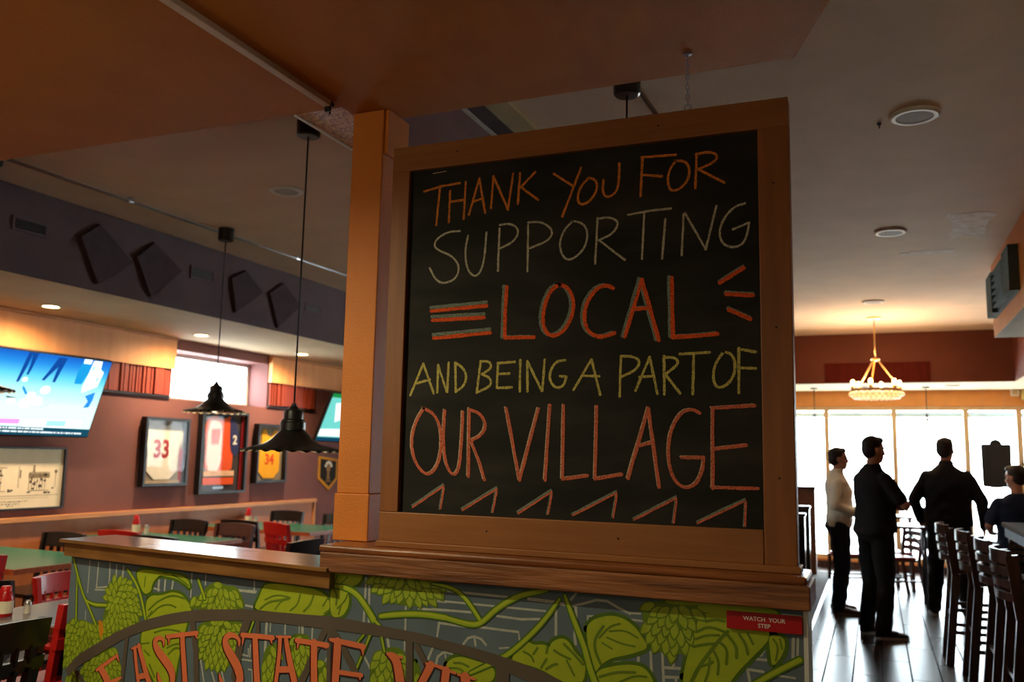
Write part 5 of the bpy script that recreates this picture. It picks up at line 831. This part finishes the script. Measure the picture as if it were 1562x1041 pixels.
booth(7.35, 1.02, 'nearest dark booth bench beside the chalkboard frame', 1); booth(8.95, 1.06, 'middle dark booth bench with a pale-edged back beside the chalkboard', -1); booth(9.6, 1.10, 'farthest dark booth bench beside the man in the cream sweater', 1)
t = thing('booth_divider', 'low brown divider panel under the window behind the booths', 'divider', (-1.4, 11.9, .15)); b = W(t); b.box(-1.96, -.72, 11.85, 11.95, .151, 1.20); b.build('panel', wood('brown_divider_wood', (120, 78, 50), (98, 62, 40), 'z', rough=0.5), t); b = W(t); b.box(-1.97, -.71, 11.83, 11.97, 1.20, 1.24); b.build('cap_rail', DARKW, t, bevel=.006)
def booth_table(y0, y1, label):
    t = thing('booth_table', label, 'table', (-1.2, (y0+y1)/2, .15), 0, 'booth tables'); ym = (y0+y1)/2
    b = W(t); b.box(-1.94, -.60, y0, y1, .87, .90); b.build('tabletop', LILACT, t); b = W(t); b.box(-.60, -.585, y0, y1, .862, .901); b.build('edge_band', TRIMT, t)
    b = W(t); b.tube([(-1.2, ym, .17), (-1.2, ym, .87)], .04, 14); b.lathe([(0, .151), (.22, .151), (.22, .165), (.05, .19), (0, .19)], (-1.2, ym, 0), n=24); b.build('pedestal', BLACKM, t)
booth_table(5.75, 6.55, 'booth table whose edge shows above the right end of the ledge'); booth_table(4.55, 5.2, 'booth table tip just above the right end of the wooden ledge, nearer one')
# ------------------------------------------------------------------ tables and ladder-back chairs by the windows
def high_table(x0, x1, y, label):
    t = thing('high_table', label, 'table', ((x0+x1)/2, y, 0), 0, 'tall slim tables near the windows'); xm = (x0+x1)/2
    b = W(t); b.box(x0, x1, y-.3, y+.3, .85, .88); b.build('tabletop', DARKW, t, bevel=.004)
    for sx in (x0+.03, x1-.03):
        for sy in (y-.27, y+.27): b = W(t); b.tube([(sx, sy, 0), (sx, sy, .85)], .016, 10); b.build('leg', BLACKM, t, smooth=True)
    b = W(t)
    for sx, q in ((x0+.03, 1), (x1-.03, -1)): b.tube([(sx, y-.27, .45), (sx+q*.03, y-.27, .62), (sx+q*.10, y-.27, .76), (sx+q*.2, y-.27, .84)], .009, 8)
    b.build('arched_brace', BLACKM, t, smooth=True); return t
high_table(-.15, .50, 10.78, 'dark slim-legged table beside the man in the black jacket'); high_table(-.2, .42, 12.6, 'dark table farther back against the bright windows')
def ladder_chair(label):
    t = thing('ladder_back_chair', label, 'chair', (0, 0, 0), 0, 'ladder-back chairs with red seats'); m = DARKW
    b = MB(); b.box(-.20, .20, -.18, .21, .42, .445); b.build('seat_frame', m, t, bevel=.005); b = MB(); b.box(-.19, .19, -.17, .20, .445, .475); b.build('seat_pad', mat('red_vinyl_pad', (150, 24, 26), rough=0.35, var=.05), t, bevel=.015)
    for sx in (-1, 1):
        b = MB(); b.beam((sx*.185, -.26, 0), (sx*.185, -.19, .42), .034, .03, 0, (1, 0, 0)); b.beam((sx*.185, -.19, .42), (sx*.19, -.25, .84), .034, .028, 0, (1, 0, 0)); b.build('rear_leg', m, t)
        b = MB(); b.beam((sx*.18, .20, 0), (sx*.18, .19, .42), .032, .032, 0, (1, 0, 0)); b.build('front_leg', m, t)
        b = MB(); b.beam((sx*.182, -.22, .2), (sx*.18, .195, .2), .02, .022); b.build('side_stretcher', m, t)
    for i, z in enumerate((.535, .62, .705, .79)):
        b = MB(); n = 6; vs = []
        for k in range(n+1):
            x = -.19+.38*k/n; c = 1-(2*k/n-1)**2; y = -.198-(z-.42)*.135-.03*c
            vs += [(x, y, z), (x, y-.014, z), (x, y, z+.05+.01*c), (x, y-.014, z+.05+.01*c)]
        fs = [(0, 2, 3, 1), (n*4, n*4+1, n*4+3, n*4+2)]
        for k in range(n):
            a, d = k*4, k*4+4; fs += [(a, d, d+2, a+2), (a+1, a+3, d+3, d+1), (a, a+1, d+1, d), (a+2, d+2, d+3, a+3)]
        b.add(vs, fs).build('ladder_slat', m, t, auto=True)
    return t
lc = ladder_chair('dark ladder-back chair with a red seat between the two standing men in black'); lc.location = (.18, 11.45, 0); lc.rotation_euler = (0, 0, math.radians(118))
dup(lc, (-.30, 11.55, 0), math.radians(118), 'ladder-back chair partly hidden between the man in cream and the man in the polo'); dup(lc, (.13, 12.05, 0), math.radians(-62), 'ladder-back chair farther back, its red parts showing through the nearer slats')
# ------------------------------------------------------------------ bar counter and stools
t = thing('bar_counter', 'dark wooden bar counter with a painted bluish sheen at the right edge of the photo', 'bar counter', (1.4, 6.2, 0))
b = W(t); b.box(.955, 1.75, 4.0, 8.40, 1.045, 1.085); b.build('counter_top', mat('dark_bar_top', (58, 38, 30), rough=0.8, spec=0.05, rgb2=(40, 26, 20), stretch=(14, 1, 1), scale=3), t, bevel=.01)
b = W(t); b.box(.975, 1.73, 4.02, 8.38, .97, 1.045); b.build('apron', mat('blue_reflection_apron', (64, 74, 92), rough=0.6, spec=0.1, var=.08), t)  # bluish reflection on the dark face put into its colour
b = W(t); b.box(1.22, 1.70, 4.05, 8.34, 0, .97); b.build('front_panel', DARKW, t); b = W(t); b.tube([(1.14, 4.1, .2), (1.14, 8.3, .2)], .02, 12)
for y in (4.3, 5.6, 6.9, 8.2): b.tube([(1.14, y, .2), (1.225, y, .2)], .012, 8)
b.build('foot_rail', STEEL, t)
def stool():
    t = thing('bar_stool', 'x', 'bar stool', (0, 0, 0), 0, 'dark ladder-back bar stools along the bar'); m = DARKW
    b = MB(); b.box(-.20, .20, -.16, .20, .70, .73); b.build('seat_frame', m, t, bevel=.005); b = MB(); b.box(-.195, .195, -.155, .195, .73, .765); b.build('seat_pad', BLACKP, t, bevel=.015)
    for sx in (-1, 1):
        b = MB(); b.beam((sx*.195, -.24, 0), (sx*.19, -.17, .70), .058, .042, 0, (1, 0, 0)); b.beam((sx*.19, -.17, .70), (sx*.195, -.21, 1.05), .064, .042, 0, (1, 0, 0)); b.build('rear_leg', m, t)
        b = MB(); b.beam((sx*.195, .22, 0), (sx*.185, .18, .70), .038, .038, 0, (1, 0, 0)); b.build('front_leg', m, t)
        for z in (.25, .42): b = MB(); b.beam((sx*.192, -.22, z), (sx*.19, .205, z), .022, .028); b.build('side_stretcher', m, t)
    b = MB(); b.beam((-.19, .205, .30), (.19, .205, .30), .022, .03); b.build('foot_bar', m, t); b = MB(); b.beam((-.19, -.205, .36), (.19, -.205, .36), .022, .028); b.build('rear_stretcher', m, t)
    for i, z in enumerate((.795, .865, .935, 1.0)):
        b = MB(); n = 8; vs = []; h = .075 if i == 3 else .045
        for k in range(n+1):
            x = -.215+.43*k/n; c = 1-(2*k/n-1)**2; y = -.178-(z-.70)*.11-.06*c
            vs += [(x, y, z), (x, y-.024, z), (x, y, z+h), (x, y-.024, z+h)]
        fs = [(0, 2, 3, 1), (n*4, n*4+1, n*4+3, n*4+2)]
        for k in range(n):
            a, d = k*4, k*4+4; fs += [(a, d, d+2, a+2), (a+1, a+3, d+3, d+1), (a, a+1, d+1, d), (a+2, d+2, d+3, a+3)]
        b.add(vs, fs).build('ladder_slat', m, t, auto=True)
    return t
st0 = stool(); SP = [(.73, 8.05, 'bar stool nearest the man in the black jacket, leftmost in the photo'), (.82, 7.32, 'second bar stool from the man in the black jacket'), (.88, 6.60, 'third bar stool from the man in the black jacket'), (.90, 5.92, 'nearest bar stool to the camera, at the right edge of the photo')]
for i, (x, y, lb) in enumerate(SP):
    if i == 0: st0.location = (x, y, 0); st0.rotation_euler = (0, 0, -PI/2+.01); st0['label'] = lb
    else: dup(st0, (x, y, 0), -PI/2+.01, lb)
dup(st0, (1.31, 9.97, 0), .2, 'bar stool under the seated man in the navy t-shirt', None, .82)
# lamps out of view: inferred downlight in the low ceiling, globes added as fill
def low_downlight(x, y, z, w, col, label):
    t = thing('downlight', label, 'downlight', (x, y, z-.01), 0, 'recessed downlights above the entrance')
    b = W(t); b.lathe([(.062, z-.0005), (.064, z-.008), (.085, z-.008), (.088, z-.0005)], (x, y, 0), n=28); b.build('trim_ring', WHITEP, t, auto=True)
    b = W(t); b.lathe([(0, z-.004), (.062, z-.003), (.062, z-.0008), (0, z-.0008)], (x, y, 0), n=24); b.build('lens', emis('entrance_downlight_lens', (255, 190, 110), 4), t)
    spot('entrance_downlight_beam', (x, y, z-.02), w, col, 166, .55, .04)
low_downlight(-2.85, 1.2, 2.88, 165, LAMP, 'recessed downlight in the low ceiling, left of the camera')
def globe(x, y, zc, w, zt, label):  # unseen lamp added to fill the board, ceiling and bar with soft light
    t = thing('fill_globe', label, 'pendant lamp', (x, y, zc), 0, 'added fill globes out of view')
    b = W(t); b.lathe([(0, zt-.03), (.05, zt-.03), (.055, zt-.001), (0, zt-.001)], (x, y, 0), n=20); b.build('canopy', BLACKM, t); b = W(t); b.tube([(x, y, zt-.03), (x, y, zc+.13)], .005, 6); b.lathe([(0, zc+.17), (.03, zc+.165), (.035, zc+.115), (0, zc+.115)], (x, y, 0), n=16); b.build('cord', BLACKP, t)
    b = W(t); b.ell((x, y, zc), (.12, .12, .12), n=24, k=16); o = b.build('fill_globe_shell', emis('fill_globe_glow', (255, 222, 170), 3.0), t, smooth=True)
    for sx, sy in ((.16, 0), (-.16, 0), (0, .16), (0, -.16)): point('globe_fill_light', (x+sx, y+sy, zc), w/4, LAMP, .06)
globe(-3.3, .3, 2.1, 38, 2.88, 'added unseen fill lamp left of and behind the camera')
globe(-.9, -1.5, 1.9, 38, 2.88, 'added unseen fill lamp behind the camera')
globe(1.55, 3.2, 1.8, 4, 2.66, 'added unseen fill lamp over the near end of the bar')
# ------------------------------------------------------------------ people
def fuse(mb, voxel, smooth=6, fold=0.0, seed=0, fq=22):
    me = bpy.data.meshes.new('tmp'); me.from_pydata([tuple(v) for v in mb.v], [], mb.f); bm = bmesh.new(); bm.from_mesh(me); bmesh.ops.recalc_face_normals(bm, faces=bm.faces); bm.to_mesh(me); bm.free()
    ob = bpy.data.objects.new('tmp', me); C.objects.link(ob)
    r = ob.modifiers.new('r', 'REMESH'); r.mode = 'VOXEL'; r.voxel_size = voxel; r.use_smooth_shade = True
    s = ob.modifiers.new('s', 'SMOOTH'); s.iterations = smooth; s.factor = .5
    dg = bpy.context.evaluated_depsgraph_get(); out = bpy.data.meshes.new_from_object(ob.evaluated_get(dg)); bpy.data.objects.remove(ob); bpy.data.meshes.remove(me)
    if fold:
        out.update(); nn = [Vector(v.normal) for v in out.vertices]
        for v, n in zip(out.vertices, nn):
            p = v.co; d = math.sin(p.z*fq+4*math.sin(p.x*9+seed)+3*math.sin(p.y*8+p.z*5+seed*2))*.6+math.sin(p.z*fq*1.9+p.x*17+seed+3*math.sin(p.y*13))*.4
            v.co = p+n*d*fold
    for p in out.polygons: p.use_smooth = True
    return out
def link_mesh(name, me, m, parent):
    for q in (m if isinstance(m, (list, tuple)) else [m]): me.materials.append(q)
    me.name = name; o = bpy.data.objects.new(name, me); C.objects.link(o); o.parent = parent; return o
SKIN = mat('skin', (186, 128, 100), rough=0.55, spec=0.35, var=0.05, scale=14); HAIR = mat('dark_brown_hair', (40, 28, 22), rough=0.6, var=0.3, scale=60, stretch=(3, 3, 1)); LIP = mat('lip_and_brow', (110, 64, 52), rough=0.6); EYEW = mat('eye_dark', (34, 26, 22), rough=0.2)
def limb(b, pts, rs, n=14): b.tube(pts, rs, n); [b.ell(p, (r, r, r), n=12, k=8) for p, r in zip(pts, rs)]
def hand(b, wrist, d, palmn, sgn, curl=.35):
    d = Vector(d).normalized(); pn = Vector(palmn); pn = (pn-d*pn.dot(d)).normalized(); s = d.cross(pn)*sgn   # s points to the thumb side
    w = Vector(wrist); c = w+d*.045; R = Matrix((s, d, pn)).transposed()
    b.ell(c, (.041, .055, .017), R=R, n=14, k=10); b.ell(w+d*.07, (.038, .03, .014), R=R, n=14, k=10)
    for i, (o_, L) in enumerate(((.030, .072), (.0105, .080), (-.0095, .074), (-.029, .058))):
        p0 = w+d*.082+s*o_; dd = (d+s*(.16*(1.4-i)*.5)).normalized(); pts = [p0]; dirv = dd
        for k, f in enumerate((.45, .32, .23)):
            a = curl*(.5+.5*k); dirv = (dirv*math.cos(a)+pn*math.sin(a)).normalized(); pts.append(pts[-1]+dirv*L*f)
        limb(b, pts, [.0092, .0088, .0082, .0072], 8)
    p0 = w+d*.025+s*.032; limb(b, [p0, p0+(s*.8+d*.6+pn*.3).normalized()*.035, p0+(s*.8+d*.6+pn*.3).normalized()*.035+(s*.35+d*.9+pn*.4).normalized()*.03], [.012, .0105, .0085], 8)
def human(label, loc, rz, H, arms, out, feet=None, head_turn=0.0, head_tilt=0.0, sit=0.0, legs=None, lean=0.0, girth=1.0):
    """one person facing local +Y, right side +X, sizes for 1.80 m then scaled"""
    t = thing('person', label, 'person', loc, rz, 'people standing and sitting near the bar'); k = H/1.80; t.scale = (k, k, k)
    dz = -sit; b = MB(); g = girth
    def tz(z): return z+dz
    HIPS = [Vector((s*.095, 0, tz(.93))) for s in (-1, 1)]
    legs = legs or [[(s*.11, .02, .50), (s*.125, -.03, .085)] for s in (-1, 1)]
    toes = feet or [Vector((s*.03, .17, 0)) for s in (-1, 1)]
    # trunk
    trunk = [(0, 0, tz(.86), .13, .09), (0, -.01, tz(.93), .165*g, .115*g), (0, 0, tz(1.0), .16*g, .11*g), (0, .01, tz(1.10), .145*g, .105*g), (0, .01, tz(1.20), .155*g, .11*g), (0, .005, tz(1.32), .165*g, .115*g), (0, -.01, tz(1.40), .15*g, .10), (0, -.015, tz(1.46), .095, .07), (0, -.015, tz(1.50), .07, .06)]
    b.loft(trunk, n=22)
    neck0, neck1 = Vector((0, -.015, tz(1.47))), Vector((0, .005, tz(1.585))); limb(b, [neck0, neck1], [.062, .056])
    HR = Matrix.Translation((0, .012, tz(1.665))) @ Matrix.Rotation(head_turn, 4, 'Z') @ Matrix.Rotation(head_tilt, 4, 'X')
    hb = MB(HR); hb.ell((0, -.008, .035), (.076, .097, .098), n=20, k=14); hb.ell((0, .022, -.04), (.060, .072, .082), n=18, k=12); hb.ell((0, .055, -.085), (.038, .034, .032), n=14, k=10)   # cranium, face, chin
    hb.ell((0, .083, .028), (.052, .018, .012), n=12, k=8)                               # brow
    hb.tube([(0, .088, .02), (0, .104, -.012), (0, .108, -.026)], [.009, .011, .014], 8); hb.ell((0, .100, -.028), (.018, .014, .010), n=10, k=8)   # nose
    hb.ell((0, .088, -.058), (.024, .012, .007), n=10, k=8); hb.ell((0, .086, -.068), (.021, .012, .008), n=10, k=8)          # lips
    for s in (-1, 1): hb.ell((s*.078, -.005, -.005), (.010, .020, .034), n=10, k=8, R=Matrix.Rotation(.2, 3, 'X')); hb.ell((s*.046, .06, -.02), (.022, .02, .018), n=10, k=8)
    b.v += hb.v; b.f += [[i+len(b.v)-len(hb.v) for i in f] for f in hb.f]; b.m += hb.m
    sleeves = MB()
    for s, A in zip((-1, 1), arms):
        sh = Vector((s*.166*g**.5, -.012, tz(1.40))); el, wr, hd, pn, curl = Vector(A[0]), Vector(A[1]), A[2], A[3], A[4]
        el.z += dz; wr.z += dz
        limb(b, [sh, sh.lerp(el, .5), el], [.052, .05, .042]); limb(b, [el, el.lerp(wr, .4), wr], [.042, .040, .028]); hand(b, wr, hd, pn, s, curl)
        r = out['sleeve_r']; m_ = sh.lerp(el, .5)
        if out['long']: limb(sleeves, [sh, m_, el, el.lerp(wr, .5), el.lerp(wr, .97)], [.058+r, .058+r, .053+r, .047+r, .040+r])
        else: limb(sleeves, [sh, sh.lerp(el, .4), sh.lerp(el, .72)], [.058+r, .060+r, .060+r])
    pants = MB(); shoes = MB(); soles = MB(); sh_list = []
    for s, hp, L, toe in zip((-1, 1), HIPS, legs, toes):
        kn, an = Vector(L[0]), Vector(L[1]); limb(b, [hp, hp.lerp(kn, .5), kn], [.088, .078, .058]); limb(b, [kn, kn.lerp(an, .35), an], [.056, .054, .040])
        limb(b, [an, an+toe.normalized()*.06+Vector((0, 0, -.04)), an+toe*.9+Vector((0, 0, -.055))], [.04, .036, .026])
        limb(pants, [hp, hp.lerp(kn, .5), kn, kn.lerp(an, .4), an+Vector((0, 0, .0))], [.108*g**.5, .100, .080, .076, .068])
        q = toe.normalized(); side = Vector((-q.y, q.x, 0)); R = Matrix((side, q, Vector((0, 0, 1)))).transposed(); base = Vector((an.x, an.y, an.z-.085))
        for cy, rx, ry, rz_, cz in ((-.02, .042, .06, .055, .045), (.06, .045, .09, .042, .04), (.14, .047, .075, .032, .032)): shoes.ell(base+R @ Vector((0, cy, cz)), (rx, ry, rz_), R=R, n=14, k=10)
        sh_list.append((base, R))
    body = fuse(b, .0072, 3); o = link_mesh('body', body, [SKIN, LIP], t)
    inv = HR.inverted()
    for p in body.polygons:
        q = inv @ p.center
        if abs(q.x) < .03 and q.y > .075 and -.078 < q.z < -.05: p.material_index = 1
        if .015 < abs(q.x) < .055 and q.y > .06 and .018 < q.z < .036: p.material_index = 1
    eb = MB(HR)
    for s in (-1, 1): eb.ell((s*.031, .078, .003), (.0125, .010, .009), n=10, k=8)
    eb.build('eyes', EYEW, t, smooth=True)
    # hair: a cap over crown, back and sides
    h = MB(HR); h.ell((0, -.020, .052), (.0835, .094, .090), n=22, k=14); h.ell((0, -.042, .005), (.078, .070, .085), n=20, k=12); h.ell((0, .045, .102), (.058, .045, .032), n=16, k=10)
    link_mesh('hair', fuse(h, .008, 3, .002, 1, 90), HAIR, t)
    # trousers
    pants.loft([(0, 0, tz(.84), .15*g, .105*g), (0, -.015, tz(.92), .185*g, .138*g), (0, -.005, tz(1.0), .178*g, .13*g), (0, .005, tz(1.05), .168*g, .125*g)], n=20)
    link_mesh('trousers', fuse(pants, .010, 6, .006, len(label)), out['trousers'], t)
    # upper garment
    hem = out['hem']; top = MB(); top.v = list(sleeves.v); top.f = list(sleeves.f); top.m = list(sleeves.m); gr = out['top_r']
    top.loft([(0, -.005, tz(hem), .178*g+gr, .128*g+gr), (0, .0, tz(hem+.05), .176*g+gr, .126*g+gr), (0, .01, tz(1.10), .168*g+gr, .122*g+gr), (0, .01, tz(1.20), .172*g+gr, .124*g+gr), (0, .005, tz(1.32), .180*g+gr, .132*g+gr), (0, -.012, tz(1.41), .172*g+gr, .115+gr), (0, -.016, tz(1.47), .118+gr, .085+gr), (0, -.012, tz(1.515), .066+gr*.6, .068+gr*.6)], n=26)
    if out.get('collar'): top.loft([(0, -.012, tz(1.49), .074, .074), (0, -.006, tz(1.53), .073, .076), (0, -.002, tz(out['collar']), .070, .074)], n=20)
    link_mesh(out['name'], fuse(top, .010, 6, out.get('fold', .006), len(label)*3), out['top'], t)
    link_mesh('shoes', fuse(shoes, .008, 4), out['shoe'], t)
    sb = MB()
    for base, R in sh_list:
        pts = [base+R @ Vector((x, y, .001)) for x, y in chaikin([(-.036, -.07), (.036, -.07), (.045, .06), (.05, .13), (.03, .215), (-.03, .215), (-.05, .13), (-.045, .06)], True, 2)]; sb.prism(pts, (0, 0, .024))
    sb.build('shoe_soles', out['sole'], t, auto=True)
    return t
WS = mat('white_shoe_sole', (220, 218, 210), rough=0.6); BS = mat('black_shoe', (24, 23, 24), rough=0.45); BRS = mat('brown_shoe', (82, 54, 36), rough=0.5); BSO = mat('brown_shoe_sole', (120, 92, 66), rough=0.7)
CRM = mat('cream_knit', (246, 238, 216), rough=0.95, var=0.05, scale=40, bump=.3, bscale=160); JEAN = mat('dark_denim', (34, 38, 52), rough=0.85, var=0.15, scale=16); BLK = mat('black_polo_cloth', (27, 27, 30), rough=0.85, var=0.12, scale=10); BLK2 = mat('black_trouser_cloth', (22, 22, 25), rough=0.85, var=0.12, scale=10); BLK3 = mat('black_fleece', (20, 20, 23), rough=0.95, var=0.1, scale=10); NVY = mat('navy_tee_cloth', (28, 38, 62), rough=0.9, var=0.1, scale=10)
human('person in a cream quarter-zip sweater and dark jeans, standing with hands before the waist', (-.372, 9.99, 0), -PI/2+.12, 1.71,
      [[(-.26, -.04, 1.16), (-.08, .20, 1.10), (.85, .5, -.1), (0, -1, .1), .5], [(.27, -.06, 1.16), (.12, .20, 1.07), (-.6, .8, -.1), (0, -1, .2), .5]],
      dict(long=True, sleeve_r=.006, top_r=.014, hem=.93, name='sweater', top=CRM, trousers=JEAN, shoe=BRS, sole=BSO, collar=1.56, fold=.006), head_turn=.05)
human('person in a black polo shirt and black trousers standing with arms folded', (-.02, 8.80, 0), -.98, 1.80,
      [[(-.28, .12, 1.19), (-.02, .26, 1.15), (.9, .15, .05), (0, -1, 0), .35], [(.285, .12, 1.18), (.03, .24, 1.22), (-.95, -.05, .05), (0, -1, 0), .5]],
      dict(long=False, sleeve_r=.010, top_r=.016, hem=.93, name='polo_shirt', top=BLK, trousers=BLK2, shoe=BS, sole=WS, collar=1.545, fold=.006), girth=1.12, head_turn=-.12, head_tilt=-.06,
      feet=[Vector((-.01, .17, 0)), Vector((.05, .16, 0))])
human('person in a black jacket and black trousers seen from behind, one hand on the table', (.69, 10.33, 0), -.08, 1.835,
      [[(-.315, -.04, 1.15), (-.26, .12, .945), (.1, .85, -.45), (0, -.3, -1), .25], [(.315, -.05, 1.14), (.325, .07, .90), (-.05, .15, -1), (-1, 0, .1), .35]],
      dict(long=True, sleeve_r=.010, top_r=.022, hem=.90, name='jacket', top=BLK3, trousers=BLK2, shoe=BS, sole=WS, collar=1.56, fold=.007), girth=1.16, head_turn=-.35,
      legs=[[(-.13, .03, .50), (-.16, -.01, .085)], [(.12, .02, .50), (.14, -.03, .085)]])
human('person in a navy t-shirt seated at the far end of the bar, seen from behind', (1.285, 9.99, 0), .15, 1.72,
      [[(-.27, .02, 1.17), (-.20, .24, 1.09), (.35, .9, -.1), (0, -.2, -1), .4], [(.27, .04, 1.17), (.16, .27, 1.10), (-.4, .9, -.1), (0, -.2, -1), .4]],
      dict(long=False, sleeve_r=.010, top_r=.014, hem=.95, name='t_shirt', top=NVY, trousers=BLK2, shoe=BS, sole=BS, fold=.006), sit=.17, girth=1.08, head_turn=.75, head_tilt=-.1,
      legs=[[(-.13, .40, .74), (-.12, .30, .34)], [(.13, .40, .74), (.12, .30, .34)]])
